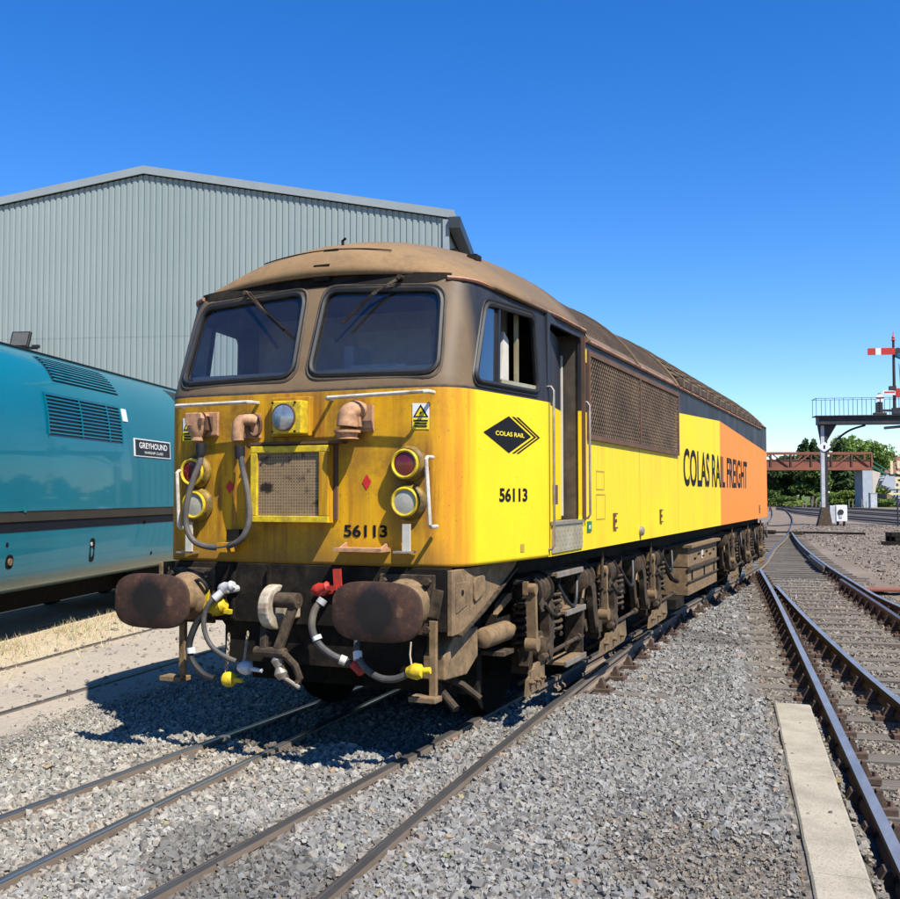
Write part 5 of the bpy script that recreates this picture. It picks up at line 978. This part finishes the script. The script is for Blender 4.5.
        obj('step_bracket', MB().prism([(2.64,.81),(2.98,.81),(2.84,.95),(2.78,1.09),(2.72,1.09)],'x',1.16,1.20), MAT['dust_lt'], fr, 0)
    return fr
bogie(0,True); bogie(LEN-8.5,False)
obj('front_cover', MB().prism([(1.55,.86),(1.62,.96),(1.78,1.02),(1.88,1.02),(1.88,.86)],'x',1.06,1.10), MAT['dust_lt'], LO, 0)
# equipment boxes between the bogies
eb = obj('battery_box', MB().box(.90,1.30,8.35,10.85,.80,1.06).box(.90,1.30,8.35,10.85,.42,.785), MAT['dust_lt'], LO, 0, .006)
obj('box_roof', MB().box(.90,1.36,8.32,10.88,1.062,1.10), MAT['dust_lt'], eb, 0); obj('box_rail', MB().box(1.302,1.335,8.33,10.87,.765,.80).box(1.302,1.325,8.33,10.87,.60,.615), MAT['dust'], eb, 0)
for k in range(6): obj('vent_slot', MB().box(1.301,1.308,8.8+k*.33,8.98+k*.33,.88+.05*(k%2),.905+.05*(k%2)), MAT['dark'], eb, 0)
for yy in (8.6,9.6,10.5): obj('box_hinge', MB().box(1.301,1.315,yy,yy+.05,.62,.74), MAT['grease'], eb, 0)
obj('box_notice', MB().box(1.302,1.308,9.42,9.55,.86,.98), MAT['cream_int'], eb, 0)
obj('fuel_tank', MB().box(-1.25,.88,8.0,11.2,.40,1.05), MAT['grease'], LO, 0, .03); obj('support_leg', MB().box(1.0,1.25,7.75,8.30,.30,.42), MAT['grease'], LO, 0)
obj('pipe_run', MB().tube([(1.22,1.6,1.13),(1.22,6,1.10),(1.2,12,1.12),(1.22,LEN-2,1.12)],.02,6).tube([(1.15,7.4,.92),(1.2,7.7,.7),(1.18,8.2,.62)],.03,6), MAT['grease'], LO)
# ================================================================== SIGNAL GANTRY AND FAR BACKGROUND
BR = YAW   # the gantry and the footbridge lie about square to the view
GB = np.array([.22,60.07,0])
G = thing('signal_gantry', 'black signal gantry on a pale post with railed walkway at the right edge', 'signal gantry', tuple(GB), R(14))
MAT['gblack'] = simple('gantry_black',(.022,.024,.030),.6,var=.3,dirt=(.08,.05,.03),amt=.2); MAT['gwhite'] = simple('pale_post_paint',(.52,.55,.58),.5,var=.1,dirt=(.3,.26,.2),amt=.25,dscale=2)
obj('post', MB().box(-.19,.02,-.15,.15,.9,5.9), MAT['gwhite'], G, 0, .01); obj('post_web', MB().box(.022,.19,-.15,.15,.9,5.9), MAT['gblack'], G, 0)
obj('foundation', MB().add([(-.5,-.4,-.3),(.4,-.4,-.3),(.4,.4,-.3),(-.5,.4,-.3),(-.20,-.2,1.0),(.22,-.2,1.0),(.22,.2,1.0),(-.20,.2,1.0)],[(3,2,1,0),(4,5,6,7),(0,1,5,4),(1,2,6,5),(2,3,7,6),(3,0,4,7)]), MAT['dust'], G, 0)
obj('deck_beam', MB().box(-.35,12,-.5,.5,5.95,6.42), MAT['gblack'], G, 0); obj('deck_plate', MB().box(-.55,12,-.65,.65,6.425,6.47), MAT['gblack'], G, 0)
obj('brace', MB().tube(spline([(.2,0,3.9+.4),(.7,0,5.0),(1.5,0,5.6),(2.4,0,5.9)],6),.07,6), MAT['gblack'], G); obj('corbel', MB().prism([(-.35,5.95),(-.2,5.0),(.2,5.0),(.75,5.95)],'y',-.1,.1), MAT['gblack'], G, 0); obj('hanging_arm', MB().bar((3.4,-.3,5.7),(6,-.3,5.92),.2,.16), MAT['gblack'], G, 0)
for x in np.arange(-.5,9,.52):
    for yy in (-.6,.6): obj('railing_post', MB().cyl((x,yy,6.46),(x,yy,7.5),.016,n=6), MAT['gblack'], G)
for yy in (-.6,.6): obj('hand_rail', MB().cyl((-.55,yy,7.5),(9,yy,7.5),.016,n=6), MAT['gblack'], G)
obj('end_rail', MB().cyl((-.5,-.62,7.5),(-.5,.62,7.5),.022,n=6), MAT['gblack'], G)
plt = obj('lens_plate', MB().prism(rquad([(-.42,4.62),(0,4.30),(.42,4.62),(0,4.94)],.12,4),'y',-.20,-.17), MAT['white_sticker'], G, 0); obj('plate_mark', MB().box(-.05,.05,-.21,-.2,4.5,4.72), MAT['vinyl'], plt, 0)
def local_of(px, py, D=61.8): P = CAM+ray(px,py)*D-GB; c,s = math.cos(-R(14)),math.sin(-R(14)); return P[0]*c-P[1]*s, P[2]
sx,_ = local_of(893,400)
def gw(x,z,y=0): c,s = math.cos(R(14)),math.sin(R(14)); return (GB[0]+x*c-y*s, GB[1]+x*s+y*c, z)
S = thing('semaphore_signal', 'tall semaphore signal post with red and white arm on the gantry', 'signal', gw(sx,6.47), R(14))
obj('mast', MB().cyl((0,0,0),(0,0,4.45),.10,.07,n=10), MAT['gblack'], S); obj('finial', MB().lathe((0,0,4.45),(0,0,1),[(.06,0),(.14,.05),(.06,.14),(.10,.2),(.03,.34),(.01,.6)],10), MAT['red'], S)
arm = obj('arm', MB().box(-1.5,-1.05,-.14,-.11,3.62,4.03).box(-.74,.05,-.14,-.11,3.62,4.03), MAT['red'], S, 0); obj('arm_band', MB().box(-1.049,-.741,-.14,-.11,3.62,4.03), MAT['white_sticker'], arm, 0)
obj('spectacle', MB().prism(rquad([(.05,3.45),(.42,3.30),(.55,3.75),(.30,4.05),(.05,4.0)],.1,3),'y',-.14,-.10), MAT['gblack'], S, 0); obj('blue_lens', MB().lathe((.27,-.145,3.55),(0,-1,0),[(.14,0),(.12,.02)],14), simple('blue_lens',(.01,.12,.22),.2), S); obj('lamp', MB().box(.12,.4,-.08,.2,3.5,3.95), MAT['gblack'], S, 0); obj('ladder', MB().bar((.5,.2,0),(.35,.2,3.1),.03,.03).bar((.8,.2,0),(.6,.2,3.1),.03,.03), MAT['gblack'], S, 0)
a2 = obj('lower_arm', MB().add([(-.70,-.14,1.28),(.1,-.14,1.18),(.1,-.14,1.45),(-.70,-.14,1.50),(-.70,-.11,1.28),(.1,-.11,1.18),(.1,-.11,1.45),(-.70,-.11,1.50)],[(0,1,2,3),(7,6,5,4),(0,4,5,1),(1,5,6,2),(2,6,7,3),(3,7,4,0)]), MAT['white_sticker'], S, 0); obj('arm_stripe', MB().box(-.6,.0,-.15,-.142,1.34,1.42), MAT['red'], a2, 0); obj('arm_boss', MB().box(.05,.3,-.16,-.1,1.05,1.6), MAT['red'], a2, 0); obj('arm_lamp', MB().box(-.3,.1,-.1,.1,1.5,1.75), MAT['gblack'], S, 0); obj('crank_arm', MB().box(-.9,-.16,-.1,.0,.22,.36), MAT['gblack'], S, 0); obj('mast_foot', MB().box(-.15,.3,-.12,.12,0,.45), MAT['gblack'], S, 0)
dx,dz = local_of(877,402)
D_ = thing('disc_signal', 'round white shunting disc with red bar on the gantry walkway', 'signal', gw(dx,6.47,-.45), R(14))
dc = obj('disc', MB().lathe((0,-.1,1.0),(0,-1,0),[(.24,0),(.24,.03)],20), MAT['white_sticker'], D_, 0); obj('bar', MB().bar((-.2,-.135,.97),(.2,-.135,1.03),.005,.08), MAT['red'], dc, 0); obj('lamp_case', MB().box(-.18,.16,-.09,.2,.15,.75).box(-.35,.35,-.2,.25,0,.14).box(-.08,.08,-.05,.1,.75,1.3), MAT['gblack'], D_, 0, .02)
# cabinets
q = place(840,526,-.12)
cb_ = thing('signal_cabinet', 'white trackside cabinet with black disc beside the gantry post', 'cabinet', tuple(q), R(16)); 
obj('case', MB().box(-.28,.36,-.3,.3,.28,1.25), MAT['white_sticker'], cb_, 0, .02); obj('side_panel', MB().box(-.62,-.29,-.25,.3,.18,1.22), MAT['gwhite'], cb_, 0, .01); dd_ = obj('disc', MB().lathe((-.02,-.30,.83),(0,-1,0),[(.17,0),(.17,.04)],16), MAT['gblack'], cb_, 0); obj('disc_tail', MB().box(-.10,.06,-.34,-.31,.50,.66), MAT['gwhite'], dd_, 0)
for x in (-.12,.24): obj('leg', MB().box(x-.05,x+.05,-.1,.1,-.1,.285), MAT['dust'], cb_, 0)
obj('conduit', MB().cyl((-.78,.1,-.1),(-.78,.1,2.3),.06,n=8), MAT['gwhite'], cb_)
q = place(873,508,-.12); c2 = thing('relay_cabinet', 'small pale grey cabinet below the footbridge stairs', 'cabinet', tuple(q), R(20)); obj('case', MB().box(-.45,.45,-.4,.4,.05,2.0), MAT['gwhite'], c2, 0, .02); obj('case_top', MB().box(-.5,.5,-.45,.45,2.0,2.08), MAT['gwhite'], c2, 0); obj('plinth', MB().box(-.5,.5,-.45,.45,-.3,.05), MAT['conc'], c2, 0)
# speed board with cut-out numerals
q = place(898,527,-.12); sp_ = thing('speed_board', 'cream cut out numeral speed board on a thin post at the frame edge', 'sign', tuple(q), R(16)); MAT['creamp'] = simple('cream_paint',(.72,.62,.36),.5,var=.08,bump=0)
obj('post', MB().cyl((0,0,-.1),(0,0,3.6),.045,n=8), MAT['gblack'], sp_)
for tx,x0,z0,w,h in (('15',-.38,3.05,.75,.78),('5',-.18,2.2,.42,.7)):
    mb = text_mb(tx, lambda u,v: (x0+u,-.08,z0+v), w, h, .03); o_ = obj('numeral', mb, MAT['creamp'], sp_, 0, solid=.03)
obj('arrow_plate', MB().prism([(-.55,1.93),(-.25,2.06),(-.25,1.98),(.5,1.98),(.5,1.86),(-.25,1.86),(-.25,1.80)],'y',-.1,-.07), MAT['creamp'], sp_, 0); obj('frame', MB().box(-.45,.45,-.03,.0,2.14,2.18).box(-.45,.45,-.03,.0,2.95,3.0), MAT['gblack'], sp_, 0)
# stack of old sleepers
for row,(z,offs) in enumerate(((0,(0,.3,.6,.9)),(.16,(.1,.45,.8)),(.32,(.2,.6)))):
    for j,o_ in enumerate(offs):
        q = place(887,545,-.1); tt = obj('timber_baulk', MB().box(-1.2+.15*((j*7+row*3)%4),1.5,-.13,.13,0,.15), MAT['grease'], None, 0, .01); tt.location = (q[0]+1.0,q[1]+.2+o_*1.1,-.12+z); tt.rotation_euler = (0,0,R(8+3*((j+row)%3)))
        tag(tt, 'dark old timber baulk, '+('first','second','third','fourth')[j]+' from the front in the '+('bottom','middle','top')[row]+' layer of the stack', 'timber', 'stacked old timbers on the verge')
# footbridge
FD = 150; PB = CAM+ray(868,470)*FD; MAT['rustbr'] = simple('rust_red_bridge_steel',(.27,.085,.045),.75,var=.25,scale=2,dirt=(.12,.05,.03),amt=.35,dscale=1); MAT['rustdk'] = simple('shaded_bridge_lattice',(.075,.035,.025),.8,var=.2)
FB = thing('footbridge', 'rust red steel lattice footbridge with a pale stair behind the gantry', 'footbridge', (PB[0],PB[1],-.815), BR); FB.scale = (1.456,1.456,1.456)
z0, z1 = 4.15, 5.95
for yy in (-.9,.9):
    obj('bottom_chord', MB().box(-26,0,yy-.12,yy+.12,z0,z0+.28), MAT['rustbr'], FB, 0); obj('top_chord', MB().box(-26,0,yy-.10,yy+.10,z1-.2,z1), MAT['rustbr'], FB, 0)
    obj('parapet_plate', MB().box(-26,0,yy-.02,yy+.02,z0+.28,z1-.85), MAT['rustbr'], FB, 0)
    obj('mid_rail', MB().box(-26,0,yy-.07,yy+.07,z1-.86,z1-.74), MAT['rustdk'], FB, 0)
    for k in range(13):
        x = -k*2.0; obj('upright', MB().box(x-.08,x+.08,yy-.13,yy+.13,z0+.285,z1-.205), MAT['rustbr'] if k == 0 else MAT['rustdk'], FB, 0)
        if k < 12: s_ = -1 if k%2 else 1; obj('diagonal', MB().bar((x-1-.8*s_,yy-.06*np.sign(yy)*-1-.05,z1-.25),(x-1+.8*s_,yy-.05,z0+.3),.12,.10), MAT['rustdk'] if s_ > 0 else MAT['rustbr'], FB, 0)
obj('deck', MB().box(-26,0,-.88,.88,z0+.05,z0+.2), MAT['rustdk'], FB, 0)
MAT['pale'] = simple('pale_concrete',(.52,.46,.38),.9,var=.12,scale=2); MAT['stairpale'] = simple('stair_concrete',(.36,.40,.44),.9,var=.12,scale=2); MAT['greenp'] = simple('green_railing',(.02,.12,.09),.5,var=.2)
obj('pier', MB().box(-.95,.0,-1.0,1.0,-.2,z0-.01), MAT['stairpale'], FB, 0); obj('pier_face', MB().add([(.01,-1,-.2),(.35,-1,2.4),(.85,-1,z0-.25),(.01,-1,z0-.01),(.01,1,-.2),(.35,1,2.4),(.85,1,z0-.25),(.01,1,z0-.01)],[(0,1,2,3),(7,6,5,4),(0,4,5,1),(1,5,6,2),(2,6,7,3),(3,7,4,0)]), MAT['pale'], FB, 0)  # grey-blue body paints the pier's shaded side, cream face the lit one
stair = obj('stair', MB().prism([(.9,2.7),(1.4,3.7),(2.2,3.6),(3.2,2.2),(4.6,.9),(4.6,-.2),(3.4,-.2),(3.0,1.2),(2.2,2.3)],'y',-1.0,-.9).prism([(.9,2.7),(1.4,3.7),(2.2,3.6),(3.2,2.2),(4.6,.9),(4.6,-.2),(3.4,-.2),(3.0,1.2),(2.2,2.3)],'y',.9,1.0), MAT['stairpale'], FB, 0)
for k in range(16): obj('step', MB().box(1.1+k*.22,1.36+k*.22,-.88,.88,3.5-k*.225,3.58-k*.225), MAT['stairpale'], stair, 0)
for yy in (-.95,.95): obj('railing', MB().bar((.0,yy,5.1),(3.4,yy,3.0),.08,.1).bar((.0,yy,4.7),(3.4,yy,2.6),.05,.06).bar((3.4,yy,3.0),(5.0,yy,1.6),.08,.1), MAT['greenp'], FB, 0)
# trees and shrubs
def crown(n, blobs, leaf, cols, seed):
    r = np.random.default_rng(seed); V = []; C = []
    tot = sum(b[3]*b[4]*b[5] for b in blobs)
    for (bx,by,bz,rx,ry,rz) in blobs:
        k = int(n*(rx*ry*rz)/tot)+30; d = r.normal(size=(k,3)); d /= np.linalg.norm(d,axis=1)[:,None]; rad = r.uniform(.35,1.0,k)**.45*(1+.18*np.sin(d[:,0]*5+seed)+.15*np.sin(d[:,2]*7+d[:,1]*4)); c = np.array([bx,by,bz])+d*rad[:,None]*np.array([rx,ry,rz])
        a = r.normal(size=(k,3)); a /= np.linalg.norm(a,axis=1)[:,None]; b = np.cross(a,r.normal(size=(k,3))); b /= np.linalg.norm(b,axis=1)[:,None]; s = leaf*r.uniform(.6,1.4,k)[:,None]
        V.append(np.stack([c-a*s,c+b*s*.6,c+a*s,c-b*s*.6],1)); f = r.uniform(.6,1.35,k)*np.where(r.random()<.5,1,1.0); C.append(np.array(cols)[None]*f[:,None])
    return np.concatenate(V), np.concatenate(C)
MAT['bark'] = simple('bark',(.10,.075,.055),.9,var=.3)
def tree(nm, label, px, D, h, w, cols, seed, leaf=.21, n=4200, base=0.0, trunk=True, cat='tree', group='trees behind the footbridge'):
    K_ = 1.456; D *= K_; h = 1.98+(h-1.98)*K_; w *= K_; leaf *= K_*.9; d = ray(px,494); P = CAM+d*D; t = thing(nm, label, cat, (P[0],P[1],-.2), 0, group); r = random.Random(seed); bl = []
    for k in range(9 if trunk else 6):
        zz = r.uniform(.30 if trunk else .25,.86)*h; sp_ = w*.33*(1-abs(zz/h-.55)); bl.append((r.uniform(-1,1)*sp_,r.uniform(-1,1)*sp_,zz,w*r.uniform(.16,.30),w*r.uniform(.16,.30),h*r.uniform(.10,.17)))
    if not trunk: bl.append((0,0,h*.3,w*.45,w*.3,h*.3))
    V,C = crown(n,bl,leaf,cols,seed); link('crown', leafmesh('crown',V,C,MAT['leaf']), t)
    m = MB(); hh = h*.6 if trunk else h*.35; m.tube([(0,0,-.3),(.05,0,hh*.5),(0,.1,hh)],[.03*h,.022*h,.01*h],8)
    for b in bl[:6]: m.tube([(0,0,hh*.5),(b[0]*.5,b[1]*.5,(hh*.5+b[2])/2),(b[0],b[1],b[2])],[.011*h,.008*h,.003*h],5)
    obj('trunk', m, MAT['bark'], t)
DG,MG,LG,YG = (.040,.072,.020),(.085,.135,.030),(.145,.215,.045),(.20,.26,.06)
tree('dark_tree','tall dark tree rising above the footbridge left of the gantry post',812,124,9.0,3.0,DG,1)
tree('dark_tree','dark narrow tree top above the footbridge just right of the gantry post',837,126,8.8,2.6,DG,2)
tree('bright_tree','bright green spreading tree above the right end of the footbridge',857,130,9.9,8.2,LG,3,n=8000)
tree('bright_tree','light leafy tree right of the footbridge end before the house',876,133,7.2,5.5,YG,4,n=5000)
tree('dark_tree','dense dark tree under the footbridge next to the locomotive rear',783,118,6.4,5.5,DG,5,n=5600)
tree('dark_tree','dense dark tree under the middle of the footbridge',800,116,6.0,5.6,(.055,.09,.024),6,n=5600)
tree('green_tree','mid green tree behind the gantry post under the footbridge',815,114,5.6,5.0,MG,7,n=5000)
tree('dark_tree','dark tree left of the footbridge pier',838,116,6.2,5.4,DG,8,n=5600)
tree('dark_tree','tall dark tree hidden behind the footbridge pier',852,122,7.0,4.5,(.05,.085,.024),9,n=4000)
for k,(px,D,h,w,c) in enumerate(((787,110,1.7,3.4,MG),(797,108,1.3,3.0,YG),(829,108,2.2,3.6,LG),(842,108,1.9,3.4,YG),(851,107,2.6,3.0,LG),(862,106,1.6,3.0,LG),(878,106,1.5,3.4,YG),(889,108,1.7,3.6,LG),(899,108,1.8,3.4,MG),(776,112,2.4,3.0,MG))):
    tree('shrub', ['low green shrub at the foot of the locomotive rear trees','small yellow green shrub behind the main line left of the post','light green shrub right of the gantry post','yellow green shrub between gantry post and pier','light green shrub against the footbridge pier','low light green shrub below the pale stair','yellow green shrub right of the grey cabinet','light green shrub at the foot of the stair','green shrub at the right frame edge','green shrub just behind the locomotive rear'][k], px,D,h,w,c,20+k,.13,2200,0,False,'shrub','shrubs along the main line')
# house
HP = CAM+ray(899,480)*218; HO = thing('house', 'distant house with red brown tiled roof behind the stair', 'house', (HP[0]+2.2,HP[1],-.8), R(20)); HO.scale = (1.45,1.45,1.45); MAT['tile'] = simple('red_brown_tiles',(.20,.085,.065),.85,var=.2,scale=3); MAT['brick'] = simple('brown_brick',(.26,.16,.11),.9,var=.2,scale=3)
obj('wall', MB().box(-3.4,6,0,7,0,4.9), MAT['brick'], HO, 0); rf = obj('roof', MB().add([(-3.8,-.4,4.8),(6.4,-.4,4.8),(6.4,7.4,4.8),(-3.8,7.4,4.8),(-2.0,3.5,7.4),(6.4,3.5,7.4)],[(0,1,5,4),(2,3,4,5),(3,0,4),(1,2,5),(3,2,1,0)]), MAT['tile'], HO, 0); obj('chimney', MB().box(3,3.8,3.1,3.9,6.9,8.6), MAT['brick'], rf, 0)
for x in (-2.2,.4,3.0):
    w_ = obj('window', MB().box(x,x+1.1,-.06,.02,2.9,4.2), MAT['white_sticker'], HO, 0); obj('pane', MB().box(x+.08,x+1.02,-.08,-.062,2.98,4.12), MAT['dark'], w_, 0)
# lineside posts along the main line
for k,px in enumerate((803,806,812,816,820,849,853,862,866)):
    P = CAM+ray(px,500)*(146+k%3); o_ = obj('fence_post', MB().box(-.05,.05,-.05,.05,-.2,.7+.35*((k*5)%4)/3).box(-.035,.035,-.035,.035,.7+.35*((k*5)%4)/3,.78+.35*((k*5)%4)/3), MAT['conc'], None, 0); o_.location = (P[0],P[1],0); tag(o_, 'short pale lineside post before the bushes, '+('first','second','third','fourth','fifth','sixth','seventh','eighth','ninth')[k]+' from the left', 'post', 'lineside posts below the footbridge')
# point lever gear on the verge
q = place(810,535,-.12); pt = thing('point_rodding', 'low dark point rodding lying on the ground left of the cabinet', 'point rodding', tuple(q), R(-8)); obj('rod', MB().cyl((-.5,0,.12),(2.4,.2,.10),.05,n=8), MAT['grease'], pt); obj('crank', MB().box(-.9,-.3,-.3,.3,0,.16), MAT['dust'], pt, 0); obj('crank', MB().box(-2.2,-1.6,-.2,.2,0,.2), MAT['dust'], pt, 0); obj('rod', MB().cyl((-2.6,-.4,.1),(-.6,-.1,.12),.04,n=8), MAT['grease'], pt)
# rusty plate by the running line
q = place(893,590,-.11); pl_ = thing('rusty_plate', 'flat rust red plate lying on the verge at the right edge', 'plate', tuple(q), R(10)); obj('plate', MB().box(-.5,.6,-.35,.35,-.01,.02), MAT['rustbr'], pl_, 0); obj('plate_rim', MB().box(-.52,.62,-.37,-.34,.0,.035), MAT['rustbr'], pl_, 0)
# far woodland that closes the horizon on both sides
rw = np.random.default_rng(77); bl = []
for k in range(46):
    px = rw.uniform(330,770) if k < 28 else rw.uniform(905,1250); P = CAM+ray(px,494)*rw.uniform(235,300); hh = rw.uniform(4,8.5); bl.append((P[0],P[1],hh*.45,rw.uniform(4,9),rw.uniform(4,7),hh*.55))
V,C = crown(26000, bl, .75, (.055,.09,.028), 77); C *= rw.uniform(.6,1.5,len(C))[:,None]
tag(link('distant_wood', leafmesh('distant_wood',V,C,MAT['leaf'])), 'far belt of green trees closing the horizon beyond the railway', 'wood', kind='stuff')
